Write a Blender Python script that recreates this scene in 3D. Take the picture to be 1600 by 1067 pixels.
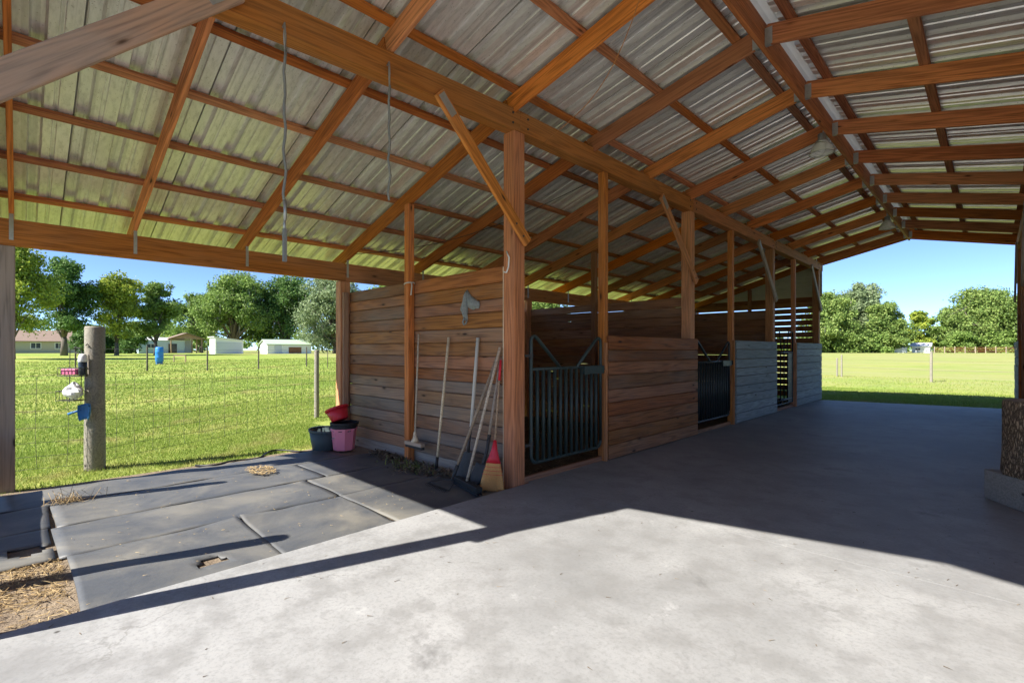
import bpy, math, random
import numpy as np
from mathutils import Matrix, Vector
for o in list(bpy.data.objects): bpy.data.objects.remove(o)
scene = bpy.context.scene
R = math.radians
# ------------------------------------------------------------------ camera
EYE = 1.5
YAW = math.atan2(752, 761)                      # barn axis (+Y) lies this far right of the view
cd = bpy.data.cameras.new('camera'); cam = bpy.data.objects.new('camera', cd)
scene.collection.objects.link(cam); scene.camera = cam
cam.location = (0, 0, EYE); cam.rotation_euler = (R(90), 0, YAW)
cd.sensor_width = 36; cd.lens = 36 * 761 / 1600; cd.shift_y = 13.5 / 1600
cd.clip_start = .05; cd.clip_end = 6000
# ------------------------------------------------------------------ light
SUN_EL, SUN_AZ = R(41.6), R(16)                 # the light travels 16 degrees right of the barn axis
EXPOSURE = 2.55
world = bpy.data.worlds.new('World'); scene.world = world; world.use_nodes = True
wn = world.node_tree.nodes; wl = world.node_tree.links
sky = wn.new('ShaderNodeTexSky'); sky.sky_type = 'NISHITA'; sky.sun_disc = False
sky.sun_elevation = SUN_EL; sky.sun_rotation = R(180) + SUN_AZ
sky.air_density = 0.5; sky.dust_density = 0.05; sky.ozone_density = 4.0; sky.altitude = 2000
wn['Background'].inputs['Strength'].default_value = 0.051
wl.new(sky.outputs[0], wn['Background'].inputs[0])
sd = bpy.data.lights.new('sun', 'SUN'); sun = bpy.data.objects.new('sun', sd); scene.collection.objects.link(sun)
sd.energy = 2.15; sd.angle = R(.53); sd.color = (1, .95, .87)
sun_dir = Vector((math.sin(SUN_AZ) * math.cos(SUN_EL), math.cos(SUN_AZ) * math.cos(SUN_EL), -math.sin(SUN_EL)))
sun.rotation_euler = sun_dir.to_track_quat('-Z', 'Y').to_euler()
sun.location = (-10, -20, 20)
vs = scene.view_settings
vs.view_transform = 'Standard'; vs.look = 'None'; vs.exposure = EXPOSURE; vs.gamma = 1; vs.use_curve_mapping = False
scene.cycles.max_bounces = 10; scene.cycles.diffuse_bounces = 7; scene.cycles.glossy_bounces = 4
scene.cycles.transparent_max_bounces = 8; scene.cycles.sample_clamp_indirect = 8
scene.cycles.use_denoising = True
rnd = random.Random(7)
# ------------------------------------------------------------------ object helpers
W = {}                                          # world matrix of every object made
def reg(o, m=None): W[o.name] = m.copy() if m is not None else Matrix.Identity(4); return o
def tag(o, label=None, cat=None, group=None, kind=None):
    for k, v in (('label', label), ('category', cat), ('group', group), ('kind', kind)):
        if v: o[k] = v
    return o
def link(o, parent=None, m=None):
    scene.collection.objects.link(o)
    m = m or Matrix.Identity(4)
    o.matrix_basis = m
    if parent is not None:
        o.parent = parent; o.matrix_parent_inverse = W[parent.name].inverted()
    return reg(o, m)
def empty(name, loc, label=None, cat=None, group=None, parent=None):
    o = bpy.data.objects.new(name, None); o.empty_display_size = .2
    link(o, parent, Matrix.Translation(Vector(loc)))
    return tag(o, label, cat, group)
def mesh_np(name, v, f, mats, smooth=False, mi=None):
    """v (n,3); f (m,k) array or list of lists"""
    me = bpy.data.meshes.new(name)
    v = np.asarray(v, dtype=np.float32)
    if isinstance(f, np.ndarray):
        m, k = f.shape
        me.vertices.add(len(v)); me.vertices.foreach_set('co', v.ravel())
        me.loops.add(m * k); me.loops.foreach_set('vertex_index', f.astype(np.int32).ravel())
        me.polygons.add(m); me.polygons.foreach_set('loop_start', np.arange(0, m * k, k, dtype=np.int32))
        me.update(calc_edges=True)
    else:
        me.from_pydata(v.tolist(), [], f)
    for mt in (mats if isinstance(mats, (list, tuple)) else [mats]): me.materials.append(mt)
    if mi is not None: me.polygons.foreach_set('material_index', np.asarray(mi, dtype=np.int32))
    me.polygons.foreach_set('use_smooth', np.full(len(me.polygons), smooth, dtype=bool))
    me.update()
    return me
def obj(name, me, parent=None, m=None): return link(bpy.data.objects.new(name, me), parent, m)
class MB:                                       # collects shapes into one mesh
    def __init__(s): s.v = []; s.f = []
    def add(s, v, f):
        b = len(s.v); s.v += [tuple(p) for p in v]; s.f += [[i + b for i in q] for q in f]; return s
    def box(s, a, b):
        x0, y0, z0 = a; x1, y1, z1 = b
        v = [(x0,y0,z0),(x1,y0,z0),(x1,y1,z0),(x0,y1,z0),(x0,y0,z1),(x1,y0,z1),(x1,y1,z1),(x0,y1,z1)]
        return s.add(v, [[0,3,2,1],[4,5,6,7],[0,1,5,4],[1,2,6,5],[2,3,7,6],[3,0,4,7]])
    def tube(s, pts, r, n=8, closed=False, cap=True):
        P = [Vector(p) for p in pts]; N = len(P)
        rr = r if isinstance(r, (list, tuple)) else [r] * N
        up = None; rings = []
        for i in range(N):
            if closed: t = (P[(i+1) % N] - P[i-1])
            else: t = P[min(i+1, N-1)] - P[max(i-1, 0)]
            t = t.normalized() if t.length > 1e-9 else Vector((0,0,1))
            if up is None:
                a = Vector((0,0,1)) if abs(t.z) < .9 else Vector((1,0,0))
                up = (a - t * a.dot(t)).normalized()
            else:
                up = (up - t * up.dot(t))
                up = up.normalized() if up.length > 1e-6 else t.orthogonal().normalized()
            side = t.cross(up)
            rings.append([P[i] + (up * math.cos(2*math.pi*k/n) + side * math.sin(2*math.pi*k/n)) * rr[i] for k in range(n)])
        v = [p for q in rings for p in q]; f = []
        for i in range(N if closed else N - 1):
            a, b = i * n, ((i + 1) % N) * n
            for k in range(n): f.append([a + k, a + (k+1) % n, b + (k+1) % n, b + k])
        if cap and not closed: f += [list(range(n))[::-1], list(range((N-1)*n, N*n))]
        return s.add(v, f)
    def lathe(s, prof, n=20, c=(0,0,0), poly=None):
        v = []; f = []
        for (r, z) in prof:
            for k in range(n):
                a = 2*math.pi*(k+.5)/n; v.append((c[0] + r*math.cos(a), c[1] + r*math.sin(a), c[2] + z))
        for i in range(len(prof)-1):
            for k in range(n): f.append([i*n+k, i*n+(k+1) % n, (i+1)*n+(k+1) % n, (i+1)*n+k])
        return s.add(v, f)
    def build(s, name, mat, parent=None, m=None, smooth=False):
        me = mesh_np(name, s.v, s.f, mat, smooth)
        return obj(name, me, parent, m)
_cache = {}
def timber_mesh(L, w, h, mat, ch=.005):
    """chamfered bar, length L along local X, centred"""
    key = (round(L,2), round(w,3), round(h,3), mat.name, ch)
    if key in _cache: return _cache[key]
    L, w, h = key[0]/2, key[1]/2, key[2]/2; c = min(ch, w*.45, h*.45)
    ring = [(-w+c,-h),(w-c,-h),(w,-h+c),(w,h-c),(w-c,h),(-w+c,h),(-w,h-c),(-w,-h+c)]
    v = []
    for x, k in ((-L,1-c/max(w,h)),(-L+c,1),(L-c,1),(L,1-c/max(w,h))):
        v += [(x, a*k, b*k) for a, b in ring]
    f = [[i*8+k, i*8+(k+1) % 8, (i+1)*8+(k+1) % 8, (i+1)*8+k] for i in range(3) for k in range(8)]
    f += [list(range(8))[::-1], list(range(24, 32))]
    f = [q[::-1] for q in f]
    me = mesh_np('timber', v, f, mat)
    bm_fix(me)
    _cache[key] = me
    return me
import bmesh
def bm_fix(me):
    bm = bmesh.new(); bm.from_mesh(me); bmesh.ops.recalc_face_normals(bm, faces=bm.faces); bm.to_mesh(me); bm.free()
def timber(name, p0, p1, w, h, mat, parent, up=(0,0,1), ch=.005):
    """bar from p0 to p1 along its centre line: w across, h along the up direction"""
    p0, p1 = Vector(p0), Vector(p1); d = p1 - p0; L = d.length; x = d.normalized()
    u = Vector(up); z = (u - x * u.dot(x)).normalized(); y = z.cross(x)
    m = Matrix((x, y, z)).transposed().to_4x4(); m.translation = (p0 + p1) / 2
    return obj(name, timber_mesh(L, w, h, mat, ch), parent, m)
def bearing(u): return (u - 800) / 761.
def polar(u, d):
    a = bearing(u) * d; c, s = math.cos(YAW), math.sin(YAW)
    return a * c - d * s, a * s + d * c
def sstep(a, b, x):
    t = np.clip((x - a) / (b - a), 0, 1); return t * t * (3 - 2 * t)
def ground_z(x, y):
    r = np.hypot(np.asarray(x, dtype=float) + 2, np.asarray(y, dtype=float) - 8)
    return -.07 + .97 * sstep(13, 98, r)
# ------------------------------------------------------------------ materials
def new_mat(name):
    m = bpy.data.materials.new(name); m.use_nodes = True
    nt = m.node_tree; b = nt.nodes['Principled BSDF']
    return m, nt, b
def N(nt, t, **kw):
    n = nt.nodes.new(t)
    for k, v in kw.items():
        if k.startswith('i_'): n.inputs[int(k[2:]) if k[2:].isdigit() else k[2:].replace('_', ' ')].default_value = v
        else: setattr(n, k, v)
    return n
def ramp(nt, src, stops, interp='LINEAR'):
    r = nt.nodes.new('ShaderNodeValToRGB'); e = r.color_ramp.elements; r.color_ramp.interpolation = interp
    while len(e) < len(stops): e.new(.5)
    for q, (p, col) in zip(e, stops):
        q.position = p; q.color = (*col, 1) if len(col) == 3 else col
    nt.links.new(src, r.inputs[0]); return r.outputs[0]
def mixc(nt, fac, a, b, mode='MIX'):
    n = nt.nodes.new('ShaderNodeMix'); n.data_type = 'RGBA'; n.blend_type = mode
    for s, v in ((0, fac), (6, a), (7, b)):
        if hasattr(v, 'links') or hasattr(v, 'is_linked'): nt.links.new(v, n.inputs[s])
        else: n.inputs[s].default_value = v if s == 0 else ((*v, 1) if len(v) == 3 else v)
    return n.outputs[2]
def math_(nt, op, a, b=None, clamp=False):
    n = nt.nodes.new('ShaderNodeMath'); n.operation = op; n.use_clamp = clamp
    for i, v in enumerate((a, b)):
        if v is None: continue
        if hasattr(v, 'is_linked'): nt.links.new(v, n.inputs[i])
        else: n.inputs[i].default_value = v
    return n.outputs[0]
def coords(nt, scale=(1,1,1), rand=True, kind='Object'):
    tc = nt.nodes.new('ShaderNodeTexCoord')
    out = tc.outputs[kind]
    if rand:
        oi = nt.nodes.new('ShaderNodeObjectInfo')
        k = nt.nodes.new('ShaderNodeVectorMath'); k.operation = 'SCALE'; k.inputs[0].default_value = (37, 91, 53)
        nt.links.new(oi.outputs['Random'], k.inputs['Scale'])
        a = nt.nodes.new('ShaderNodeVectorMath'); a.operation = 'ADD'
        nt.links.new(out, a.inputs[0]); nt.links.new(k.outputs[0], a.inputs[1]); out = a.outputs[0]
    mp = nt.nodes.new('ShaderNodeVectorMath'); mp.operation = 'MULTIPLY'; mp.inputs[1].default_value = scale
    nt.links.new(out, mp.inputs[0]); return mp.outputs[0]
def noise(nt, vec, scale=1, detail=4, rough=.55, dist=0):
    n = nt.nodes.new('ShaderNodeTexNoise'); n.inputs['Scale'].default_value = scale; n.inputs['Detail'].default_value = detail
    n.inputs['Roughness'].default_value = rough; n.inputs['Distortion'].default_value = dist
    nt.links.new(vec, n.inputs['Vector']); return n.outputs[0]
def bump(nt, b, h, strength=.3, dist=.01):
    n = nt.nodes.new('ShaderNodeBump'); n.inputs['Strength'].default_value = strength; n.inputs['Distance'].default_value = dist
    nt.links.new(h, n.inputs['Height']); nt.links.new(n.outputs[0], b.inputs['Normal'])
def wood(name, dark, light, grey=(.30,.27,.24), weather=0., rough=.72, vary=.25, ring=.22):
    m, nt, b = new_mat(name)
    light = tuple(min(.85, c*1.22) for c in light); dark = tuple(c*1.2 for c in dark)
    rings = noise(nt, coords(nt, (.42, 8.5, 8.5)), 1, 2, .4)
    rings = math_(nt, 'SINE', math_(nt, 'MULTIPLY', rings, 62))
    rings = math_(nt, 'ADD', math_(nt, 'MULTIPLY', rings, .5), .5)
    fine = noise(nt, coords(nt, (2.6, 80, 80)), 1, 6, .65)
    g = math_(nt, 'ADD', math_(nt, 'MULTIPLY', rings, ring), math_(nt, 'MULTIPLY', fine, .85))
    col = ramp(nt, g, [(.25, dark), (.62, light), (.95, tuple(min(1, c*1.18) for c in light))])
    oi = nt.nodes.new('ShaderNodeObjectInfo')
    tone = math_(nt, 'ADD', math_(nt, 'MULTIPLY', oi.outputs['Random'], vary*2), 1 - vary)
    hsv = nt.nodes.new('ShaderNodeHueSaturation'); nt.links.new(col, hsv.inputs['Color']); nt.links.new(tone, hsv.inputs['Value'])
    r2 = math_(nt, 'FRACT', math_(nt, 'MULTIPLY', oi.outputs['Random'], 7.31)); r3 = math_(nt, 'FRACT', math_(nt, 'MULTIPLY', oi.outputs['Random'], 23.7))
    nt.links.new(math_(nt, 'ADD', math_(nt, 'MULTIPLY', r2, .20), .90), hsv.inputs['Saturation']); nt.links.new(math_(nt, 'ADD', math_(nt, 'MULTIPLY', r3, .012), .492), hsv.inputs['Hue'])
    col = hsv.outputs[0]
    blot = noise(nt, coords(nt, (.7, 2.2, 2.2)), 1, 4, .6)
    wfac = math_(nt, 'MULTIPLY', ramp(nt, blot, [(.5 - weather*.45, (0,0,0)), (.78 - weather*.3, (1,1,1))]), min(1, .15 + weather))
    col = mixc(nt, wfac, col, mixc(nt, fine, tuple(c*.6 for c in grey), tuple(c*1.25 for c in grey)))
    # knots
    vo = nt.nodes.new('ShaderNodeTexVoronoi'); vo.inputs['Scale'].default_value = 1
    nt.links.new(coords(nt, (1.7, 6.0, 6.0)), vo.inputs['Vector'])
    kn = ramp(nt, vo.outputs['Distance'], [(.05, (1,1,1)), (.10, (.25,.25,.25)), (.16, (0,0,0))])
    col = mixc(nt, kn, col, tuple(c*.28 for c in dark))
    nt.links.new(col, b.inputs['Base Color']); b.inputs['Roughness'].default_value = rough
    b.inputs['Specular IOR Level'].default_value = .3
    bump(nt, b, math_(nt, 'ADD', g, math_(nt, 'MULTIPLY', kn, -.5)), .35, .004)
    return m
M = {}
M['rafter'] = wood('rafter_wood', (.18,.053,.014), (.48,.168,.048), weather=.14, grey=(.30,.16,.08), vary=.32)
M['purlin'] = wood('purlin_wood', (.16,.052,.017), (.38,.14,.047), weather=.05, vary=.3)
M['post'] = wood('post_wood', (.21,.075,.024), (.48,.19,.068), weather=.12, vary=.2)
M['beam'] = wood('beam_wood', (.18,.065,.022), (.40,.155,.055), grey=(.30,.22,.12), weather=.14, vary=.15)
M['wall'] = wood('wall_board_wood', (.10,.036,.013), (.25,.105,.038), weather=.22, vary=.34, ring=.36)
M['wall_old'] = wood('worn_board_wood', (.11,.052,.025), (.26,.135,.066), grey=(.27,.24,.205), weather=.42, vary=.34, ring=.3)
M['panel'] = wood('brown_panel_wood', (.08,.028,.011), (.215,.082,.029), weather=.12, vary=.32, ring=.3)
M['panel_grey'] = wood('grey_panel_wood', (.10,.105,.105), (.25,.272,.28), grey=(.22,.245,.25), weather=.5, vary=.26, ring=.3)
M['inner'] = wood('stall_board_wood', (.11,.042,.018), (.26,.115,.048), weather=.1)
M['weathered'] = wood('weathered_wood', (.20,.09,.04), (.42,.23,.12), grey=(.36,.32,.29), weather=.3)
M['brace_old'] = wood('old_brace_wood', (.20,.085,.035), (.46,.23,.11), grey=(.36,.31,.27), weather=.48, vary=.08, ring=.45)
M['grey_post'] = wood('grey_post_wood', (.17,.115,.075), (.36,.27,.20), grey=(.34,.29,.25), weather=.6, vary=.1, ring=.35)
M['fence_post'] = wood('round_post_wood', (.10,.085,.065), (.24,.215,.17), grey=(.25,.235,.20), weather=.6, vary=.12, ring=.4)
M['dark_post'] = wood('dark_post_wood', (.035,.028,.02), (.09,.075,.055), weather=.1)
M['handle'] = wood('handle_wood', (.38,.27,.16), (.66,.53,.36), weather=.3)
M['handle_dark'] = wood('old_handle_wood', (.22,.14,.08), (.42,.29,.18), weather=.3)
M['block'] = wood('block_wood', (.15,.125,.10), (.34,.30,.25), grey=(.30,.285,.26), weather=.6)
def plain(name, col, rough=.6, metal=0., var=.15, scale=8., bumps=0., spec=.4):
    m, nt, b = new_mat(name)
    n = noise(nt, coords(nt), scale, 5, .6)
    c = mixc(nt, n, tuple(x*(1-var) for x in col), tuple(min(1, x*(1+var)) for x in col))
    nt.links.new(c, b.inputs['Base Color']); b.inputs['Roughness'].default_value = rough; b.inputs['Metallic'].default_value = metal
    b.inputs['Specular IOR Level'].default_value = spec
    if bumps: bump(nt, b, noise(nt, coords(nt), scale*4, 4, .6), bumps, .01)
    return m
M['green_pipe'] = plain('green_gate_paint', (.034,.05,.046), .45, .0, .2)
M['dark_pipe'] = plain('dark_gate_paint', (.022,.029,.030), .45)
M['black_pipe'] = plain('black_gate_paint', (.018,.018,.02), .5)
M['steel'] = plain('galvanised_steel', (.45,.46,.46), .45, .7, .3, 30)
M['dark_steel'] = plain('dark_steel', (.055,.052,.05), .65, .15, .4, 30)
M['black'] = plain('black_plastic', (.012,.012,.013), .5)
M['pink'] = plain('pink_plastic', (.90,.27,.36), .4, var=.06)
M['red'] = plain('red_plastic', (.62,.02,.035), .4, var=.06)
M['tub'] = plain('grey_green_tub', (.06,.085,.09), .55)
M['blue'] = plain('blue_plastic', (.03,.22,.62), .4)
M['scoop'] = plain('scoop_plastic', (.04,.16,.36), .45)
M['white'] = plain('white_paint', (.78,.79,.78), .6, var=.06)
M['rope'] = plain('pale_rope', (.62,.58,.50), .9, scale=60)
M['strap'] = plain('grey_strap', (.22,.22,.21), .8, scale=60)
M['wire'] = plain('fence_wire', (.07,.07,.06), .6, .2)
M['copper'] = plain('orange_wire', (.42,.17,.05), .6)
M['mask'] = plain('fly_mask_mesh', (.27,.28,.265), .85, var=.5, scale=40, bumps=.4)
M['straw'] = plain('broom_straw', (.60,.30,.10), .9, var=.35, scale=90)
M['bag'] = plain('white_plastic_bag', (.80,.79,.77), .35, var=.05)
M['salmon'] = plain('salmon_plastic', (.75,.20,.10), .5)
M['pinkcloth'] = plain('pink_print', (.78,.16,.30), .7, var=.5, scale=60)
M['bucketblack'] = plain('black_rubber_pan', (.02,.02,.022), .6)
# galvanised roof sheet, old, with rib shade painted in as dark streaks
def metal_sheet():
    m, nt, b = new_mat('galvanised_sheet')
    sp = noise(nt, coords(nt, (3.0, 30, 30)), 1, 5, .65)
    bl = noise(nt, coords(nt, (.8, 2, 2)), 1, 4, .6)
    c = ramp(nt, sp, [(.3, (.62,.62,.60)), (.5, (.80,.80,.78)), (.75, (.88,.875,.86))])
    c = mixc(nt, ramp(nt, bl, [(.5, (0,0,0)), (.75, (.4,.4,.4))]), c, (.46,.44,.38))
    rib_shade = noise(nt, coords(nt, (.12, 17, 0)), 1, 3, .6)
    c = mixc(nt, ramp(nt, rib_shade, [(.52, (0,)*3), (.58, (.32,)*3), (.70, (.4,)*3)]), c, (.36,.36,.34))
    vo = nt.nodes.new('ShaderNodeTexVoronoi'); vo.inputs['Scale'].default_value = 28; nt.links.new(coords(nt), vo.inputs['Vector'])
    c = mixc(nt, ramp(nt, vo.outputs['Distance'], [(.08, (.55,.55,.55)), (.16, (0,0,0))]), c, (.25,.22,.17))
    nt.links.new(c, b.inputs['Base Color'])
    b.inputs['Metallic'].default_value = .42
    nt.links.new(ramp(nt, sp, [(.3, (.38,)*3), (.8, (.27,)*3)]), b.inputs['Roughness'])
    bump(nt, b, sp, .12, .004)
    return m
M['sheet'] = metal_sheet()
def concrete():
    m, nt, b = new_mat('concrete')
    big = noise(nt, coords(nt, rand=False), .55, 6, .62, .4)
    mid = noise(nt, coords(nt, rand=False), 3.2, 6, .65)
    fine = noise(nt, coords(nt, rand=False), 38, 6, .78)
    c = ramp(nt, big, [(.32, (.20,.201,.199)), (.48, (.28,.281,.278)), (.66, (.365,.365,.36))])
    c = mixc(nt, ramp(nt, mid, [(.38, (.65,)*3), (.53, (0,)*3)]), c, (.20,.198,.192))
    c = mixc(nt, ramp(nt, mid, [(.62, (0,)*3), (.74, (.5,)*3)]), c, (.48,.48,.475))
    c = mixc(nt, ramp(nt, fine, [(.36, (.5,)*3), (.52, (0,)*3)]), c, (.17,.17,.167))
    # trodden dirt along the aisle: long smears with their own shape
    sm = noise(nt, coords(nt, (1.4, .35, 1), rand=False), 1.3, 5, .6, .6)
    tc = nt.nodes.new('ShaderNodeTexCoord'); sx = nt.nodes.new('ShaderNodeSeparateXYZ'); nt.links.new(tc.outputs['Object'], sx.inputs[0])
    use = ramp(nt, math_(nt, 'DIVIDE', sx.outputs['Y'], 20), [(.17, (.1,)*3), (.27, (.55,)*3), (.55, (.5,)*3), (.72, (.2,)*3)])
    c = mixc(nt, math_(nt, 'MULTIPLY', ramp(nt, sm, [(.34, (.25,)*3), (.6, (.85,)*3)]), use), c, (.235,.23,.225))
    spots = nt.nodes.new('ShaderNodeTexVoronoi'); spots.inputs['Scale'].default_value = 1.7; nt.links.new(coords(nt, rand=False), spots.inputs['Vector'])
    c = mixc(nt, ramp(nt, spots.outputs['Distance'], [(.012, (.9,)*3), (.03, (0,)*3)]), c, (.05,.045,.04))
    cr = nt.nodes.new('ShaderNodeTexVoronoi'); cr.feature = 'DISTANCE_TO_EDGE'; cr.inputs['Scale'].default_value = .42
    wv = nt.nodes.new('ShaderNodeVectorMath'); wv.operation = 'ADD'; nt.links.new(coords(nt, rand=False), wv.inputs[0])
    ws = nt.nodes.new('ShaderNodeVectorMath'); ws.operation = 'SCALE'; ws.inputs['Scale'].default_value = .9
    wnz = nt.nodes.new('ShaderNodeTexNoise'); wnz.inputs['Scale'].default_value = 2.2; wnz.inputs['Detail'].default_value = 6; nt.links.new(coords(nt, rand=False), wnz.inputs['Vector'])
    nt.links.new(wnz.outputs['Color'], ws.inputs[0]); nt.links.new(ws.outputs[0], wv.inputs[1]); nt.links.new(wv.outputs[0], cr.inputs['Vector'])
    ck = math_(nt, 'MULTIPLY', ramp(nt, cr.outputs['Distance'], [(.001, (.4,)*3), (.003, (0,)*3)]), ramp(nt, big, [(.42, (0,)*3), (.6, (1,)*3)]))
    c = mixc(nt, ck, c, (.10,.095,.085))
    drk = noise(nt, coords(nt, rand=False), 1.15, 6, .72, .3)
    c = mixc(nt, ramp(nt, drk, [(.60, (0,)*3), (.70, (.7,)*3)]), c, (.14,.138,.135))
    nt.links.new(c, b.inputs['Base Color']); b.inputs['Roughness'].default_value = .58; b.inputs['Specular IOR Level'].default_value = .4
    bump(nt, b, math_(nt, 'ADD', fine, math_(nt, 'MULTIPLY', mid, .6)), .13, .006)
    return m
M['concrete'] = concrete()
def rubber():
    m, nt, b = new_mat('dusty_rubber')
    big = noise(nt, coords(nt), 1.3, 6, .6, .5); fine = noise(nt, coords(nt), 40, 4, .65)
    c = mixc(nt, fine, (.045,.05,.058), (.08,.087,.098))
    c = mixc(nt, ramp(nt, big, [(.40, (.05,)*3), (.53, (.4,)*3), (.66, (.9,)*3)]), c, (.18,.17,.145))
    nt.links.new(c, b.inputs['Base Color']); b.inputs['Roughness'].default_value = .55; b.inputs['Specular IOR Level'].default_value = .5
    bump(nt, b, math_(nt, 'ADD', fine, math_(nt, 'MULTIPLY', big, 2)), .25, .006)
    return m
M['rubber'] = rubber()
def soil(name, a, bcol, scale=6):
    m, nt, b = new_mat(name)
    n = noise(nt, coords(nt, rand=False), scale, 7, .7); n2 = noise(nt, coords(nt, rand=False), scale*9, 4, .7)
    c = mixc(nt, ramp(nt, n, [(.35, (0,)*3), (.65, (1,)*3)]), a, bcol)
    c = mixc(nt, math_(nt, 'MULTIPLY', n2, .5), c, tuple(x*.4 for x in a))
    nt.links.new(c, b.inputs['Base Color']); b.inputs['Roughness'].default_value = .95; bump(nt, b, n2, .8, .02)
    return m
M['soil'] = soil('bare_soil', (.17,.125,.085), (.36,.28,.19))
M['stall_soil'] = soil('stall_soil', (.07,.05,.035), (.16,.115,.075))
M['sand'] = soil('bounce_sand', (.42,.39,.33), (.60,.57,.50), 1.5)
def pasture():
    m, nt, b = new_mat('pasture_turf')
    big = noise(nt, coords(nt, (1, 1, 1), rand=False), .12, 5, .6, .5)
    mid = noise(nt, coords(nt, (1, 1, 1), rand=False), .9, 6, .65)
    fine = noise(nt, coords(nt, rand=False), 14, 5, .7)
    c = ramp(nt, mid, [(.3, (.185,.265,.045)), (.5, (.245,.33,.062)), (.7, (.31,.375,.088))])
    c = mixc(nt, ramp(nt, big, [(.46, (0,)*3), (.66, (.75,)*3)]), c, (.40,.37,.11))
    tc = nt.nodes.new('ShaderNodeTexCoord'); sx = nt.nodes.new('ShaderNodeSeparateXYZ'); nt.links.new(tc.outputs['Object'], sx.inputs[0])
    hay = math_(nt, 'MULTIPLY', ramp(nt, math_(nt, 'DIVIDE', sx.outputs['Y'], 60), [(.36, (0,)*3), (.55, (1,)*3)]), ramp(nt, noise(nt, coords(nt, (.35, 1, 1), rand=False), .35, 5, .6), [(.36, (.15,)*3), (.56, (.95,)*3)]))
    c = mixc(nt, hay, c, (.33,.335,.135))
    c = mixc(nt, ramp(nt, fine, [(.32, (.5,)*3), (.52, (0,)*3)]), c, (.17,.215,.04))
    nt.links.new(c, b.inputs['Base Color']); b.inputs['Roughness'].default_value = .9; b.inputs['Specular IOR Level'].default_value = .15
    bump(nt, b, math_(nt, 'ADD', fine, math_(nt, 'MULTIPLY', mid, 2)), .7, .05)
    return m
M['pasture'] = pasture()
def leafy(name, stops, trans=.3, dry=None):
    m, nt, b = new_mat(name)
    g = nt.nodes.new('ShaderNodeNewGeometry')
    n = noise(nt, coords(nt), .22, 3, .6)
    f = math_(nt, 'ADD', math_(nt, 'MULTIPLY', g.outputs['Random Per Island'], .5), math_(nt, 'MULTIPLY', n, .5))
    c = ramp(nt, f, stops)
    if dry: c = mixc(nt, ramp(nt, noise(nt, coords(nt, rand=False), .55, 5, .65, .4), [(.52, (0,)*3), (.68, (.85,)*3)]), c, dry)
    nt.links.new(c, b.inputs['Base Color']); b.inputs['Roughness'].default_value = .6; b.inputs['Specular IOR Level'].default_value = .25
    t = nt.nodes.new('ShaderNodeBsdfTranslucent'); nt.links.new(c, t.inputs[0])
    mx = nt.nodes.new('ShaderNodeMixShader'); mx.inputs[0].default_value = trans
    out = nt.nodes['Material Output']
    nt.links.new(b.outputs[0], mx.inputs[1]); nt.links.new(t.outputs[0], mx.inputs[2]); nt.links.new(mx.outputs[0], out.inputs[0])
    return m
M['leaf_oak'] = leafy('oak_leaves', [(.2, (0.092,0.161,0.034)), (.5, (0.178,0.282,0.060)), (.8, (0.328,0.431,0.115))])
M['leaf_dark'] = leafy('dark_leaves', [(.2, (0.053,0.116,0.032)), (.5, (0.107,0.205,0.049)), (.8, (0.197,0.312,0.081))])
M['leaf_yel'] = leafy('young_leaves', [(.2, (0.133,0.214,0.032)), (.5, (0.304,0.383,0.053)), (.8, (0.535,0.570,0.090))])
M['leaf_grey'] = leafy('greyish_leaves', [(.2, (0.133,0.187,0.090)), (.5, (0.232,0.304,0.152)), (.8, (0.356,0.428,0.232))])
M['leaf_bright'] = leafy('bright_leaves', [(.2, (.095,.165,.04)), (.5, (.185,.275,.068)), (.8, (.34,.42,.12))])
M['moss'] = leafy('hanging_moss', [(.2, (.16,.165,.12)), (.8, (.32,.31,.24))], .2)
M['blade'] = leafy('grass_blades', [(.2, (.16,.25,.04)), (.5, (.25,.34,.058)), (.8, (.36,.41,.11))], .35, (.44,.38,.16))
M['dry'] = leafy('dry_straw', [(.2, (.26,.17,.075)), (.8, (.56,.43,.23))], .1)
M['litter'] = leafy('leaf_litter', [(.2, (.06,.045,.03)), (.5, (.15,.11,.075)), (.8, (.34,.29,.22))], .05)
M['bark'] = plain('grey_bark', (.13,.11,.09), .95, var=.5, scale=3, bumps=.8)
M['stump_bark'] = None
def stump_bark():
    m, nt, b = new_mat('log_bark')
    vo = nt.nodes.new('ShaderNodeTexVoronoi'); vo.feature = 'DISTANCE_TO_EDGE'; vo.inputs['Scale'].default_value = 1
    cw = coords(nt, (44, 44, 15)); ns = noise(nt, cw, .6, 5, .7); ns = math_(nt, 'MULTIPLY', ns, 3)
    ad = nt.nodes.new('ShaderNodeVectorMath'); ad.operation = 'ADD'; nt.links.new(cw, ad.inputs[0]); nt.links.new(ns, ad.inputs[1])
    nt.links.new(ad.outputs[0], vo.inputs['Vector'])
    fine = noise(nt, coords(nt), 45, 5, .7)
    h = ramp(nt, vo.outputs['Distance'], [(.02, (0,)*3), (.25, (1,)*3)])
    c = mixc(nt, h, (.10,.06,.034), mixc(nt, fine, (.28,.175,.10), (.60,.43,.27)))
    nt.links.new(c, b.inputs['Base Color']); b.inputs['Roughness'].default_value = .95
    bump(nt, b, math_(nt, 'ADD', h, math_(nt, 'MULTIPLY', fine, .5)), .9, .02)
    return m
M['stump_bark'] = stump_bark()
M['cut'] = plain('cut_log_end', (.36,.26,.16), .9, var=.3, scale=14, bumps=.3)
def glass_mat():
    m, nt, b = new_mat('lamp_glass')
    b.inputs['Base Color'].default_value = (.92,.93,.91,1); b.inputs['Roughness'].default_value = .25
    b.inputs['Transmission Weight'].default_value = .3; b.inputs['IOR'].default_value = 1.35
    bump(nt, b, noise(nt, coords(nt), 60, 2, .5), .3, .004)
    return m
M['glass'] = glass_mat()
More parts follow.
